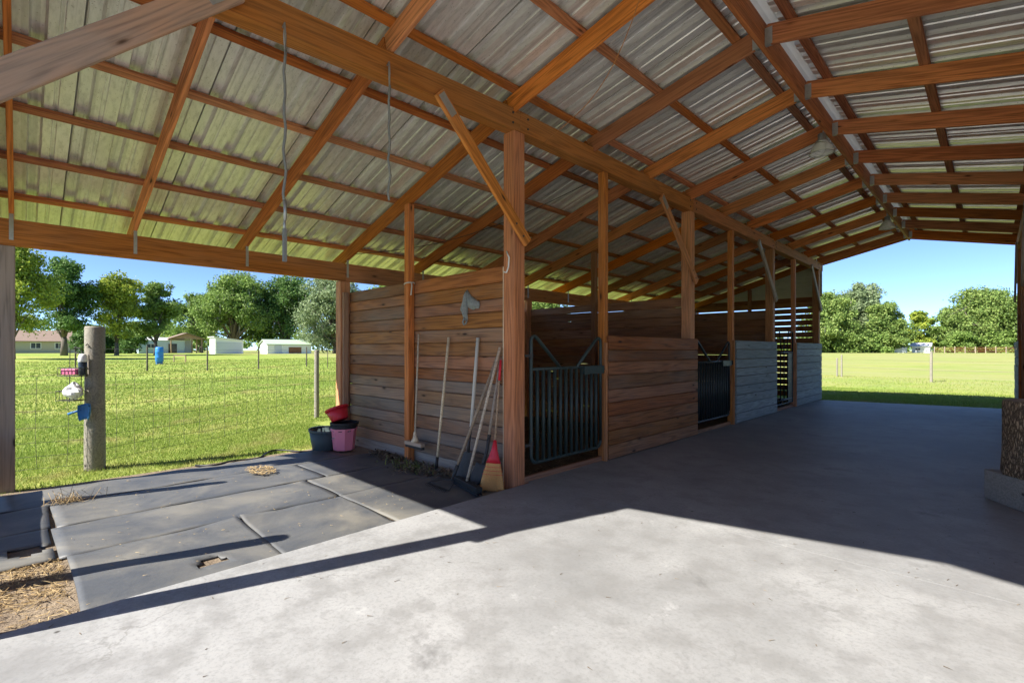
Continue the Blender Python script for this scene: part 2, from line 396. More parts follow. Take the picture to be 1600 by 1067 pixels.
M['tin'] = plain('painted_siding', (.55,.56,.50), .5, .2, .12, 6)
M['roof_brown'] = plain('brown_shingles', (.26,.19,.15), .9, var=.25, scale=3)
M['roof_green'] = plain('green_tin', (.42,.52,.40), .6, var=.1)
M['tan'] = plain('tan_siding', (.50,.46,.36), .8, var=.08)
M['blue_shade'] = plain('blue_shade_siding', (.50,.62,.72), .7, var=.08)  # the blue is the shade on the shed front, put into the colour
M['window'] = plain('dark_window_glass', (.03,.04,.05), .1)
M['greyshade'] = plain('lilac_shade_grey', (.55,.58,.66), .6, var=.05)  # lilac grey with the white shed front's shade put into the colour
# ------------------------------------------------------------------ ground
def ground():
    rad = np.concatenate([[0], np.linspace(2, 60, 40), np.geomspace(64, 3000, 26)])
    n = 96; ang = np.linspace(0, 2*np.pi, n, endpoint=False)
    v = [(-2, 8, -.07)]
    for r in rad[1:]:
        x, y = -2 + r*np.cos(ang), 8 + r*np.sin(ang); v += list(zip(x, y, ground_z(x, y)))
    f = [[0, 1+k, 1+(k+1) % n] for k in range(n)]
    for i in range(len(rad)-2):
        a, b = 1+i*n, 1+(i+1)*n
        f += [[a+k, b+k, b+(k+1) % n, a+(k+1) % n] for k in range(n)]
    o = obj('pasture_ground', mesh_np('pasture_ground', v, f, M['pasture'], True)); tag(o, 'green pasture around the open barn', 'pasture', kind='structure')
ground()
def sheet_obj(name, pts, z, mat, kind='structure', thick=.0, label=None, cat=None, parent=None):
    mb = MB(); n = len(pts)
    v = [(x, y, z) for x, y in pts]; f = [list(range(n))]
    if thick:
        v += [(x, y, z - thick) for x, y in pts]; f += [[n+k for k in range(n)][::-1]]
        f += [[k, n+k, n+(k+1) % n, (k+1) % n] for k in range(n)]
    mb.add(v, f); o = mb.build(name, mat, parent); bm_fix(o.data)
    return tag(o, label, cat, kind=kind)
# concrete aisle: slabs with open joints
fl = empty('concrete_floor', (-1.7, 6, 0), 'grey concrete aisle floor of the barn', 'floor'); fl['kind'] = 'structure'
JT = [(-5.2, -5.2), (4.09, 4.16), (8.45, 8.5), (12.9, 12.95), (17.0, 17.8)]
for (a0, a1), (b0, b1) in zip(JT[:-1], JT[1:]):
    g = .003
    xl = -3.735 if b0 < 5 else -3.78
    mb = MB(); yl0, yr0, yl1, yr1 = a0+g, a1+g, b0-g, b1-g
    nx, c = 1, .0005
    P = [(xl, yl0), (.5, yr0), (.5, yr1), (xl, yl1)]
    Q = [(xl+c, yl0+c), (.5-c, yr0+c), (.5-c, yr1-c), (xl+c, yl1-c)]
    v = [(x, y, 0) for x, y in Q] + [(x, y, -c) for x, y in P] + [(x, y, -.12) for x, y in P]
    f = [[0,1,2,3]] + [[k+s, k+s+4, (k+1) % 4+s+4, (k+1) % 4+s] for s in (0, 4) for k in range(4)]
    mb.add(v, f); o = mb.build('slab', M['concrete'], fl); bm_fix(o.data)
    o.data.update()
sheet_obj('dirt_ground', [(-7.62,-3.5),(-3.74,-3.5),(-3.74,3.95),(-7.62,3.95)], -.052, M['soil'], label='bare soil under the lean-to mats', cat='soil')
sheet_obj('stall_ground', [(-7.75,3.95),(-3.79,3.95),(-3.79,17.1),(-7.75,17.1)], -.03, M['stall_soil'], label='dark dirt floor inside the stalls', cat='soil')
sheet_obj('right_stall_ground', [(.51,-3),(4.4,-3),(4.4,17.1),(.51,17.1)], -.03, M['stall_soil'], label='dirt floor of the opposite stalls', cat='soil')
sheet_obj('bounce_ground_front', [(-7.0,-26),(9,-26),(9,-5.25),(-7.0,-5.25)], -.045, M['sand'], label='pale sandy ground added before the barn front to bounce light', cat='drive')  # unseen pale ground, added to bounce sunlight up under the roof
sheet_obj('bounce_ground_side', [(4.55,-5.2),(17,-5.2),(17,18.5),(4.55,18.5)], -.045, M['sand'], label='pale sandy ground added beside the barn to bounce light', cat='yard')  # more unseen bounce ground, added to brighten the roof from the side
# ------------------------------------------------------------------ barn
barn = empty('barn', (-1.67, 8.5, 0), 'open timber pole barn with tin roof and horse stalls', 'barn')
RX = -1.67                                       # ridge
def mx(x, s): return x if s > 0 else 2*RX - x    # s>0: left half as seen in the photograph, s<0: mirrored half
S_Z, E_Z, R_Z = 4.10, 2.96, 4.60                 # rafter seat at stall line, eave, ridge
XS, XE = -3.83, -7.66
def under(x):                                    # underside of the rafters, x on the left half
    return S_Z + (x - XS) * (R_Z - S_Z) / (RX - XS) if x > XS else E_Z + (x - XE) * (S_Z - E_Z) / (XS - XE)
POST_Y = [-.3, 3.92, 8.31, 12.77, 17.08]
EAVE_Y = [-.115, 3.80, 8.31, 12.77, 17.08]
RAFT_Y = [-.06, 1.02, 2.30, 3.83, 5.33, 6.80, 8.23, 9.72, 11.22, 12.74, 14.20, 15.70, 17.16]
RH, RW = .20, .042
def beam_z(y): return 3.93 if y >= 3.9 else 3.93 - (3.9 - y) * .034
for s in (1, -1):
    # posts
    for i, y in enumerate(POST_Y):
        top = beam_z(y) - .002
        timber('post', (mx(-3.84, s), y, -.3), (mx(-3.84, s), y, top), .17, .17, M['post'], barn, up=(0, 1, 0))
        if i < 4:
            y2 = POST_Y[i+1]
            z0, z1 = beam_z(y) + .115, beam_z(y2) + .115
            yy0 = y - .12 if i == 0 else y + .002; yy1 = y2 - .002 if i < 3 else y2 + .35
            timber('beam', (mx(-3.82, s), yy0, z0), (mx(-3.82, s), yy1, z1), .16, .23, M['beam'], barn)
    for i, y in enumerate(EAVE_Y):
        mt = M['grey_post'] if i == 0 else M['post']
        timber('post', (mx(-7.72, s), y, -.3), (mx(-7.72, s), y, 2.638), .17, .17, mt, barn, up=(0, 1, 0))
        if i == 1 and s > 0:
            timber('post_scab', (-7.612, y-.01, 0.2), (-7.612, y-.01, 2.45), .09, .04, M['weathered'], barn, up=(1, 0, 0))
        if i < 4:
            y2 = EAVE_Y[i+1]
            b = timber('eave_beam', (mx(-7.66, s), y - (.4 if i == 0 else -.002), 2.785), (mx(-7.66, s), y2 + (.3 if i == 3 else -.002), 2.785), .085, .29, M['post'], barn)
    # rafters: lean-to piece and main piece, bolted at the stall line
    for y in RAFT_Y:
        nrm = .02
        xa, xb = -8.32, XS - .004
        timber('rafter', (mx(xa, s), y, under(xa) + RH/2 + .02), (mx(xb, s), y, under(xb) + RH/2), RW, RH, M['rafter'], barn)
        xa, xb = XS + .004, RX - .024
        timber('rafter', (mx(xa, s), y + .001, under(xa) + RH/2), (mx(xb, s), y + .001, under(xb) + RH/2), RW, RH, M['rafter'], barn)
        # joist hanger at the ridge and tie strap on the eave beam
        hy = y + .001
        mb = MB(); xr = mx(RX - .024, s); d = -.07 if s > 0 else .07
        for q in (-1, 1): mb.box((min(xr, xr+d), hy + q*.0245 - .0015, R_Z - .015), (max(xr, xr+d), hy + q*.0245 + .0015, R_Z + .15))
        mb.box((min(xr, xr+d), hy - .024, R_Z - .02), (max(xr, xr+d), hy + .024, R_Z - .016))
        mb.build('joist_hanger', M['steel'], barn)
        if s > 0:
            mb = MB(); mb.box((-7.614, y - .018, 2.70), (-7.611, y + .018, 2.99)); mb.build('tie_strap', M['steel'], barn)
    # purlins on top of the rafters
    for x in (-1.93, -2.82, -3.72, -4.53, -5.33, -6.13, -6.91, -7.66):
        z = under(x) + RH + (.022 if x > XS else .034)
        k = (R_Z - S_Z)/(RX - XS) if x > XS else (S_Z - E_Z)/(XS - XE)
        for (a, b) in ((-.5, 5.31), (5.315, 11.2), (11.205, 17.5)):
            timber('purlin', (mx(x, s), a, z), (mx(x, s), b, z), .09, .042, M['purlin'], barn, up=(-k if s > 0 else k, 0, 1))
    # tin sheets
    def sheet_profile(w):
        P = []; p = .30
        for i in range(3):
            o = i * p
            P += [(o, 0), (o+.016, .055), (o+.090, .055), (o+.106, 0), (o+.165, 0), (o+.172, .013), (o+.196, .013), (o+.203, 0)]
        for q_ in (0,):
            pass
        P.append((.9, 0)); P += [(.916, .0555), (.985, .0555)]
        return P
    PR = sheet_profile(.9)
    for k in range(20):
        y0 = -.55 + k * .912
        xs = [-8.42, -7.0, -5.5, XS, -2.8, RX - .13]
        v = []
        for j, x in enumerate(xs):
            zb = under(x) + RH + (.045 if x > XS else .058) + (.001 if k % 2 else 0)
            zb += rnd.uniform(-.0012, .0012)
            v += [(mx(x, s) - 0, y0 + py, zb + pz + .004) for py, pz in PR]
        n = len(PR)
        f = np.array([[j*n+i, j*n+i+1, (j+1)*n+i+1, (j+1)*n+i] for j in range(len(xs)-1) for i in range(n-1)])
        c = Vector((mx(-5, s), y0 + .45, 3.8))
        me = mesh_np('metal_sheet', np.array(v) - np.array(c), f, M['sheet'])
        obj('metal_sheet', me, barn, Matrix.Translation(c))
    # rake boards along the gable edges, blocking above the eave beam
    for Y in (-.40, 17.52):
        timber('rake_board', (mx(-8.40, s), Y, under(-8.40) + .10), (mx(XS - .004, s), Y, under(XS) + .10), .03, .19, M['rafter'], barn)
        timber('rake_board', (mx(XS + .004, s), Y, under(XS) + .10), (mx(RX - .003, s), Y, under(RX) + .10), .03, .19, M['rafter'], barn)
# ridge board and cap
for a, b in ((-.34, 4.2), (4.203, 10.6), (10.603, 17.5)):
    timber('ridge_board', (RX, a, R_Z + .095), (RX, b, R_Z + .095), .044, .27, M['rafter'] if b < 10 else M['beam'], barn)
mb = MB()
zt = R_Z + RH + .085
v = []
for y in (-.55, 17.72):
    v += [(RX - .24, y, zt + .0), (RX, y, zt + .075), (RX + .24, y, zt + .0)]
mb.add(v, [[0, 1, 4, 3], [1, 2, 5, 4]]); mb.build('ridge_cap', M['white'], barn)
for Y in (-.44, 17.56): timber('ridge_sun_block', (RX - .25, Y, R_Z + .25), (RX + .25, Y, R_Z + .25), .03, .19, M['rafter'], barn)  # added blocks that keep sun from leaking through the ridge gap
# gable siding above the lean-to headers (front and far end), ribbed tin
for s in (1, -1):
    for Y in (-.36, 17.30):
        zb = 2.90 if Y < 0 else 3.14
        zz = zb; rows = []
        while zz < 4.15:
            z1 = min(zz + .11, 4.16)
            # roof line limits
            def xlim(z): return XE + (z - E_Z - RH - .02) * (XS - XE) / (S_Z - E_Z) if z > E_Z + RH else -8.0
            xa = max(-8.0, xlim(z1)); xb = -3.73
            if xa < xb - .02:
                mbq = MB(); x0, x1 = sorted((mx(xa, s), mx(xb, s)))
                mbq.add([(x0, Y, zz), (x1, Y, zz), (x1, Y, zz+.085), (x0, Y, zz+.085), (x1, Y+.015, zz+.1), (x0, Y+.015, zz+.1), (x1, Y, z1), (x0, Y, z1)],
                        [[0,1,2,3], [3,2,4,5], [5,4,6,7]])
                mbq.build('siding_strip', M['tin'], barn)
            zz += .11
        if Y < 0:
            timber('header', (mx(-7.6, s), Y + .05, 2.80 + .09), (mx(-3.93, s), Y + .05, 2.80 + .09), .04, .02, M['post'], barn)
        else:
            timber('header', (mx(-7.6, s), Y - .05, 3.05), (mx(-3.93, s), Y - .05, 3.05), .04, .19, M['inner'], barn)
            timber('gable_stud', (mx(-5.8, s), Y - .11, -.1), (mx(-5.8, s), Y - .11, under(-5.8) - .005), .10, .10, M['inner'], barn, up=(0, 1, 0))
# braces on the aisle face of the posts
def brace(y0, z0, y1, z1, s, mt, w=.14, plate=True):
    x = mx(-3.717, s)
    b = timber('brace', (x, y0, z0), (x, y1, z1), .04, w, mt, barn, up=(0, 1, 1))
    if plate:
        d = Vector((0, y1-y0, z1-z0)).normalized(); p = Vector((mx(-3.694, s), y0, z0)) + d*.13
        q = timber('mending_plate', p - d*.11, p + d*.11, .002, .085, M['steel'], barn, up=(0, 1, 1))
    return b
for s in (1, -1):
    brace(1.05, 3.99, -.36, 2.64, s, M['brace_old'], .17)
    for k, (y, l) in enumerate(((3.98, 1.2), (8.36, 1.25), (12.82, 1.25), (17.12, 1.1))):
        brace(y - l, 3.93, y + .03, 2.70, s, M['post'] if k < 2 else M['grey_post'], .13, k < 3)
for i, y in enumerate(POST_Y[1:]):
    for dy, dz in ((-.12, .06), (-.12, .17), (.12, .06), (.12, .17)):
        mb = MB(); mb.tube([(-3.742, y+dy, 3.93+dz), (-3.730, y+dy, 3.93+dz)], [.014, .011], 8); mb.build('bolt', M['dark_steel'], barn)
    for dz in (2.76, 2.88):
        mb = MB(); mb.tube([(-3.70, y + .02 + (2.74-dz)*.9, dz), (-3.690, y + .02 + (2.74-dz)*.9, dz)], [.013, .010], 8); mb.build('bolt', M['dark_steel'], barn)
# stall fronts
def stall_wall(name, p0, p1, z0, heights, mat_of, thick, normal_up, parent=barn, gap=.004, jit=.003):
    """stack of horizontal boards between two points"""
    root = empty(name, ((p0[0]+p1[0])/2, (p0[1]+p1[1])/2, z0), parent=parent)
    z = z0
    for i, h in enumerate(heights):
        j = rnd.uniform(-jit, jit); k = rnd.uniform(-.0008, .0008)
        d = Vector((p1[0]-p0[0], p1[1]-p0[1], 0)).normalized(); nn = Vector((-d.y, d.x, 0)) * j
        timber('board', (p0[0]+nn.x, p0[1]+nn.y, z + h/2 + k), (p1[0]+nn.x, p1[1]+nn.y, z + h/2 - k), thick, h - gap, mat_of(i), root, ch=.009)
        z += h
    return root
def hs(total, n, seed):
    q = random.Random(seed); h = [q.choice([.9, 1, 1, 1.08]) for _ in range(n)]; t = sum(h); return [x*total/t for x in h]
panels = [(5.62, 8.42, 'panel'), (10.24, 12.86, 'panel_grey'), (14.55, 17.17, 'panel_grey')]
for s in (1, -1):
    X = mx(-3.727, s)
    for k, (a, b, mt) in enumerate(panels):
        if s < 0 and k < 2: continue
        timber('front_lining', (mx(-3.752, s), a + .01, .86), (mx(-3.752, s), b - .01, .86), .008, 1.66, M['inner'], barn)
        stall_wall('stall_front', (X, a), (X, b), .01, hs(1.69, 9, 11+k), lambda i, mt=mt: M[mt], .038, None, gap=.007, jit=.005)
    for k, (y, mt) in enumerate(((5.60, 'post'), (10.16, 'post'), (14.52, 'post'))):
        if s < 0 and k < 2: continue
        timber('stall_post', (mx(-3.80, s), y + .02, -.2), (mx(-3.80, s), y + .02, 3.925), .10, .10, M[mt], barn, up=(0, 1, 0))
        timber('jamb', (mx(-3.73, s), y - .018, 0.0), (mx(-3.73, s), y - .018, 1.70 if k else 1.6), .04, .035, M[mt], barn, up=(0, 1, 0))
    for (a, b) in (((4.01, 5.56), (8.40, 10.12), (12.87, 14.48)) if s > 0 else ((12.87, 14.48),)):
        timber('sill_board', (mx(-3.80, s), a, .012), (mx(-3.80, s), b, .012), .045, .10, M['inner'], barn)
# stall dividers, back wall and slatted far end
def divider(Y, s, name='stall_divider', hgt=2.46):
    for (a, b) in ((-7.60, -5.86), (-5.85, -3.935)):
        stall_wall(name, (mx(a, s), Y), (mx(b, s), Y), -.02, hs(hgt, 14, int(Y*10)+int(a)), lambda i: M['inner'], .036, None, gap=.006)
    timber('divider_post', (mx(-5.80, s), Y - .07, -.2), (mx(-5.80, s), Y - .07, under(-5.80) - .01), .10, .10, M['inner'], barn, up=(0, 1, 0))
for s in (1, -1):
    for Y in (8.33, 12.80):
        if s > 0: divider(Y, s)
    for (a, b) in (zip(EAVE_Y[1:-1], EAVE_Y[2:]) if s > 0 else ((12.77, 17.08),)):
        stall_wall('back_wall', (mx(-7.83, s), a), (mx(-7.83, s), b), .02, hs(2.42, 13, int(a)), lambda i: M['inner'], .034, None, gap=.011, jit=.002)
    stall_wall('slatted_end_wall', (mx(-7.7, s), 17.20), (mx(-3.78, s), 17.20), .03, [.186]*16, lambda i: M['inner'] , .03, None, gap=.026)
if True:                                         # the tool wall of the first stall
    hh = hs(2.36, 14, 5)
    def mat_t(i): return M['wall_old'] if i < 6 else M['wall']
    stall_wall('tool_wall', (-7.62, 3.885), (-5.825, 3.885), .10, hh, mat_t, .036, None, gap=.007, jit=.006)
    hh2 = hs(2.36, 14, 8)
    stall_wall('tool_wall', (-5.82, 3.886), (-3.93, 3.886), .10, hh2, mat_t, .036, None, gap=.007, jit=.006)
    timber('divider_post', (-5.77, 3.81, -.05), (-5.77, 3.81, under(-5.77) - .004), .10, .10, M['post'], barn, up=(0, 1, 0))
    timber('wall_light_block', (-7.6, 3.912, 1.28), (-3.94, 3.912, 1.28), .012, 2.30, M['inner'], barn)  # added backing that stops light leaking through the board gaps
    timber('wall_foot', (-7.62, 3.90, .02), (-3.93, 3.90, .02), .05, .16, M['grey_post'], barn)
    timber('trim_strip', (-3.934, 3.855, .02), (-3.934, 3.855, 2.44), .012, .035, M['handle'], barn, up=(0, 1, 0))
divider(12.80, -1)
# ------------------------------------------------------------------ stall gates
def arc(c, r, a0, a1, n, plane='yz'):
    return [(c[0], c[1] + r*math.cos(R(a0 + (a1-a0)*k/n)), c[2] + r*math.sin(R(a0 + (a1-a0)*k/n))) for k in range(n+1)]
def pipe_gate(y0, y1, x, mat, bars, label):
    g = empty('stall_gate', (x, (y0+y1)/2, .2), label, 'gate', 'stall gates along the aisle')
    r = .021; zb, zr, zy = .20, 1.28, 1.66; q = .09
    # one bent outer pipe: up the hinge side, over the yoke and down to the rail on either side
    ym = (y0+y1)/2
    left = [(x, ym-.16, zr), (x, y0+.115, zy-.03)] + arc((x, y0+.055, zy-.055), .055, 40, 180, 6) + [(x, y0, zr)]
    right = [(x, ym+.16, zr), (x, y1-.115, zy-.03)] + arc((x, y1-.055, zy-.055), .055, 140, 0, 6) + [(x, y1, zr)]
    path = left + [(x, y0, zb+q)] + arc((x, y0+q, zb+q), q, 180, 270, 5) + arc((x, y1-q, zb+q), q, 270, 360, 5) + [(x, y1, zb+q)] + right[::-1]
    mb = MB(); mb.tube(path, r, 8); mb.build('outer_pipe', mat, g, smooth=True)
    mb = MB(); mb.tube([(x, y0, zr), (x, y1, zr)], r*.95, 8); mb.build('top_rail', mat, g, smooth=True)
    for k in range(bars):
        y = y0 + (y1-y0)*(k+1)/(bars+1)
        mb = MB(); mb.tube([(x, y, zb), (x, y, zr)], .0215, 8); mb.build('bar', mat, g, smooth=True)
    mb = MB(); mb.box((x+.018, y1-.42, zr-.09), (x+.05, y1+.02, zr+.012)); la = mb.build('latch', mat, g)
    mb = MB(); mb.tube([(x+.034, y1-.10, zr-.035), (x+.034, y1+.13, zr-.035)], .012, 8); mb.box((x+.02, y1+.05, zr-.07), (x+.06, y1+.075, zr+.01)); mb.build('bolt', M['dark_steel'], la)
    for z in (.40, 1.42):
        mb = MB(); mb.box((x-.012, y0-.11, z), (x+.012, y0+.0, z+.03)); mb.tube([(x, y0-.0, z-.02), (x, y0-.0, z+.05)], .026, 8); mb.build('hinge', M['dark_steel'], g)
pipe_gate(4.13, 5.52, -3.775, M['green_pipe'], 12, 'green pipe gate with yoke beside the brown plank stall front and broom corner')
pipe_gate(8.52, 10.06, -3.79, M['dark_pipe'], 13, 'dark pipe gate with yoke between brown and grey stall fronts')
def mesh_gate(y0, y1, x):
    g = empty('stall_gate', (x, (y0+y1)/2, .1), 'narrow black bar gate between the two grey plank stall fronts', 'gate', 'stall gates along the aisle')
    mt = M['black_pipe']; zb, zr, zy = .14, 1.44, 1.98
    mb = MB(); mb.tube([(x, y0, zy), (x, y0, zb), (x, y1, zb), (x, y1, zy)], .02, 8); mb.build('outer_pipe', mt, g, smooth=True)
    for z in (zb+.1, zr):
        mb = MB(); mb.tube([(x, y0, z), (x, y1, z)], .022, 8); mb.build('top_rail', mt, g, smooth=True)
    for t in (.3, .5, .7):
        mb = MB(); mb.tube([(x, y0+(y1-y0)*t, zb), (x, y0+(y1-y0)*t, zr if t != .5 else zy-.2)], .013, 8); mb.build('bar', mt, g, smooth=True)
    mb = MB(); mb.box((x-.01, y0+(y1-y0)*.72, zb+.02), (x+.01, y1-.02, zr-.02)); mb.build('side_plate', mt, g)
    mb = MB(); mb.tube([(x, y0+.02, zy), (x, y0+.35, zy), (x, y0+.5, zr)], .014, 8); mb.tube([(x, y1-.02, zy), (x, y1-.35, zy), (x, y1-.5, zr)], .014, 8); mb.build('yoke', mt, g, smooth=True)
mesh_gate(12.96, 14.42, -3.79)
# ------------------------------------------------------------------ rubber mats
def mat_piece(x0, x1, y0, y1, z, label, seed, rot=0, curl=(0,0,0,0), bite=None):
    q = np.random.RandomState(seed); nx, ny = 16, 30
    u, w = np.meshgrid(np.linspace(0, 1, nx), np.linspace(0, 1, ny), indexing='ij')
    X = x0 + (x1-x0)*u; Y = y0 + (y1-y0)*w
    ph = q.uniform(0, 6, 6)
    d = .010*np.sin(3.1*X+ph[0])*np.sin(2.3*Y+ph[1]) + .007*np.sin(5.2*X+1.7*Y+ph[2]) + .004*np.sin(9*Y-4*X+ph[3])
    d = np.abs(d) * .9
    wob = .008
    X = X + wob*np.sin(2.1*Y+ph[4])*(1-2*np.abs(u-.5))**0 * .6; Y = Y + wob*np.sin(2.6*X+ph[5])
    for (cu, cw), c in zip(((0,0),(1,0),(0,1),(1,1)), curl):
        rr = np.hypot((u-cu)*(x1-x0), (w-cw)*(y1-y0)); d += c*np.clip(1-rr/.35, 0, 1)**2
    Z = z + d
    cxm, cym = (x0+x1)/2, (y0+y1)/2; rot *= .35; c, s = math.cos(R(rot)), math.sin(R(rot))
    Xr = (X-cxm)*c - (Y-cym)*s; Yr = (X-cxm)*s + (Y-cym)*c
    th = .016
    top = np.stack([Xr, Yr, Z], -1).reshape(-1, 3); bot = top - [0, 0, th]
    idx = np.arange(nx*ny).reshape(nx, ny); keep = np.ones((nx-1, ny-1), bool)
    if bite:
        for bx, by, br in bite:
            pc = np.stack([(X[:-1,:-1]+X[1:,1:])/2, (Y[:-1,:-1]+Y[1:,1:])/2], -1)
            keep &= np.hypot(pc[...,0]-bx, pc[...,1]-by) > br
    f = []
    n0 = nx*ny
    for i in range(nx-1):
        for j in range(ny-1):
            if not keep[i, j]: continue
            a, b, cc, dd = idx[i,j], idx[i+1,j], idx[i+1,j+1], idx[i,j+1]
            f.append([a, b, cc, dd]); f.append([n0+dd, n0+cc, n0+b, n0+a])
            for (e0, e1, ni, nj) in ((a, b, i, j-1), (b, cc, i+1, j), (cc, dd, i, j+1), (dd, a, i-1, j)):
                if not (0 <= ni < nx-1 and 0 <= nj < ny-1) or not keep[ni, nj]: f.append([e1, e0, n0+e0, n0+e1])
    me = mesh_np('rubber_mat', np.vstack([top, bot]), np.array(f), M['rubber'], False)
    me.polygons.foreach_set('use_smooth', np.array([len(set(p)) == 4 for p in f]))
    o = obj('rubber_mat', me, None, Matrix.Translation((cxm, cym, 0)))
    return tag(o, label, 'mat', 'rubber mats under the lean-to')
mz = -.034
mat_piece(-4.885, -3.745, .25, 1.395, mz, 'rubber mat with a torn hole, beside the dry straw patch and concrete edge', 1, 1.5, (.01,.0,.02,.0), [(-4.02, .98, .085)])
mat_piece(-4.885, -3.745, 1.405, 2.375, mz, 'dark rubber mat between two mats along the concrete edge', 2, -1.0, (.03,0,.0,.0))
mat_piece(-4.885, -3.75, 2.385, 3.70, mz, 'rubber mat under the push broom and garden rake', 3, .6)
mat_piece(-5.755, -4.895, .20, 2.37, mz, 'long dusty rubber mat in the second row from the concrete', 4, .5)
mat_piece(-5.755, -4.895, 2.38, 3.76, mz, 'rubber mat in the second row, at the foot of the tool wall', 5, -.3)
mat_piece(-6.625, -5.765, .22, 2.615, mz, 'dusty rubber mat with bits of dead grass on it', 6, .9)
mat_piece(-6.625, -5.765, 2.625, 3.74, mz, 'rubber mat in the third row, beside the tool wall', 7, -.4)
mat_piece(-7.39, -6.635, -.15, 3.35, mz, 'long rubber mat strip along the grass edge by the pink bucket', 8, .8)
mat_piece(-5.755, -4.895, -1.6, .18, mz, 'torn rubber mat with a hole beside the dry straw patch', 9, 1.2, (0,0,.0,.0), [(-5.22, .04, .13)])
mat_piece(-6.625, -5.765, -1.7, .20, mz, 'shaded rubber mat just inside the grey corner post', 10, -.8)
mat_piece(-7.39, -6.635, -2.0, -.17, mz - .004, 'rubber mat strip beside the grey corner post', 12, .3)
# ------------------------------------------------------------------ small vegetation as faces
def blades(name, x, y, z, h, w, mat, lean=.35, seed=0, kind='stuff', label=None, cat=None, flat=False):
    q = np.random.RandomState(seed); n = len(x); a = q.uniform(0, 2*np.pi, n)
    dx, dy = np.cos(a)*w/2, np.sin(a)*w/2
    la = q.uniform(0, 2*np.pi, n); ll = q.uniform(0, 1, n)*lean*h
    v = np.empty((n, 3, 3))
    v[:,0] = np.stack([x-dx, y-dy, z], -1); v[:,1] = np.stack([x+dx, y+dy, z], -1)
    v[:,2] = np.stack([x+np.cos(la)*ll, y+np.sin(la)*ll, z+h], -1)
    f = np.arange(n*3).reshape(n, 3)
    o = obj(name, mesh_np(name, v.reshape(-1, 3), f, mat)); return tag(o, label, cat, kind=kind)
q = np.random.RandomState(3)
def scatter(n, x0, x1, y0, y1): return q.uniform(x0, x1, n), q.uniform(y0, y1, n)
gx, gy, gh, gw = [], [], [], []
for (n, x0, x1, y0, y1, h, w) in ((90000, -10.5, -7.5, -2.5, 4.4, .055, .011), (16000, -8.2, -7.86, 4, 17.5, .06, .011), (110000, -16, -10.5, -3.5, 9, .06, .016), (90000, -30, -16, -4, 18, .075, .034),
                                  (60000, -60, -30, -5, 45, .09, .075), (70000, -6, 4, 17.75, 24, .06, .018), (9000, -12, 6, 24, 34, .07, .03)):
    x, y = scatter(n, x0, x1, y0, y1)
    k = np.full(n, True)
    if x1 == -7.5: k = x < -7.52 - .10*np.sin(y*2.2) - .12*q.rand(n) - .28*(y > 2.2)*q.rand(n)
    x, y = x[k], y[k]
    patch = .6 + .4*np.sin(x*.7+1.3*np.sin(y*.5))*np.sin(y*.6+x*.2)
    keep = q.rand(len(x)) < .45 + .55*patch
    x, y = x[keep], y[keep]
    gx.append(x); gy.append(y); gh.append(h*q.uniform(.35, 1.15, len(x))); gw.append(w*q.uniform(.6, 1.3, len(x)))
gx, gy, gh, gw = map(np.concatenate, (gx, gy, gh, gw))
blades('lawn_grass', gx, gy, ground_z(gx, gy)-.006, gh, gw, M['blade'], .8, 1, label='short mown grass around the barn', cat='grass')
def straws(name, x, y, z, L, w, mat, seed, label, cat, tilt=.25):
    q = np.random.RandomState(seed); n = len(x); a = q.uniform(0, 2*np.pi, n); t = q.uniform(-tilt, tilt, n)
    L = L*q.uniform(.4, 1.2, n); dx, dy, dz = np.cos(a)*L/2, np.sin(a)*L/2, np.abs(np.sin(t))*L
    nx, ny = -np.sin(a)*w/2, np.cos(a)*w/2
    v = np.empty((n, 4, 3))
    v[:,0] = np.stack([x-dx-nx, y-dy-ny, z], -1); v[:,1] = np.stack([x-dx+nx, y-dy+ny, z+.002], -1)
    v[:,2] = np.stack([x+dx+nx, y+dy+ny, z+dz], -1); v[:,3] = np.stack([x+dx-nx, y+dy-ny, z+dz+.002], -1)
    o = obj(name, mesh_np(name, v.reshape(-1,3), np.arange(n*4).reshape(n,4), mat)); return tag(o, label, cat, kind='stuff')
x, y = scatter(5200, -4.92, -3.84, -1.9, .22); k = q.rand(len(x)) < 1 - .75*((x > -4.15) & (y > -.35) & (y < .3))
x, y = x[k], y[k]
straws('dry_straw', x, y, -.05+.012*q.rand(len(x)), .085, .0045, M['dry'], 4, 'dry straw patch on bare soil beside the mats', 'straw')
x, y = scatter(420, -6.9, -6.3, 1.9, 2.35); k = np.hypot((x+6.55)/.28, (y-2.15)/.16) < 1
straws('dead_leaves', x[k], y[k], -.012+.014*q.rand(k.sum()), .06, .012, M['dry'], 5, 'small heap of dead grass on the mat', 'dead grass')
n = 2600; x = -3.95 - 2.6*q.rand(n)**1.0; y = 3.80 - .10*np.abs(q.randn(n)) - .28*np.exp(-((x+5.35)/.45)**2)*q.rand(n)
straws('leaf_litter', x, y, -.03 + .05*q.rand(n)*np.exp(-((y-3.7)/.2)**2), .05, .016, M['litter'], 6, 'leaf litter heaped along the foot of the tool wall', 'leaf litter', .6)
n = 220; x = -5.45 + .25*q.randn(n); y = 3.62 + .09*q.randn(n)
blades('wall_weeds', x, y, np.full(n, -.03), .03+.06*q.rand(n), .012, M['blade'], .9, 7, label='small weeds at the foot of the tool wall', cat='weeds')
n = 120; x = -6.62 + .05*q.randn(n); y = .36 + .10*q.randn(n)
straws('dry_tuft', x, y, np.full(n, -.02), .14, .004, M['dry'], 8, 'dry grass tuft between the mats by the corner post', 'grass tuft', 1.1)
x, y = scatter(9000, -7.6, -3.85, 4.1, 8.2)
straws('stall_bedding', x, y, -.03+.02*q.rand(len(x)), .08, .006, M['litter'], 9, 'old bedding on the dirt floor of the first stall', 'bedding')
x, y = scatter(260, -3.7, .4, -.5, 9.5)
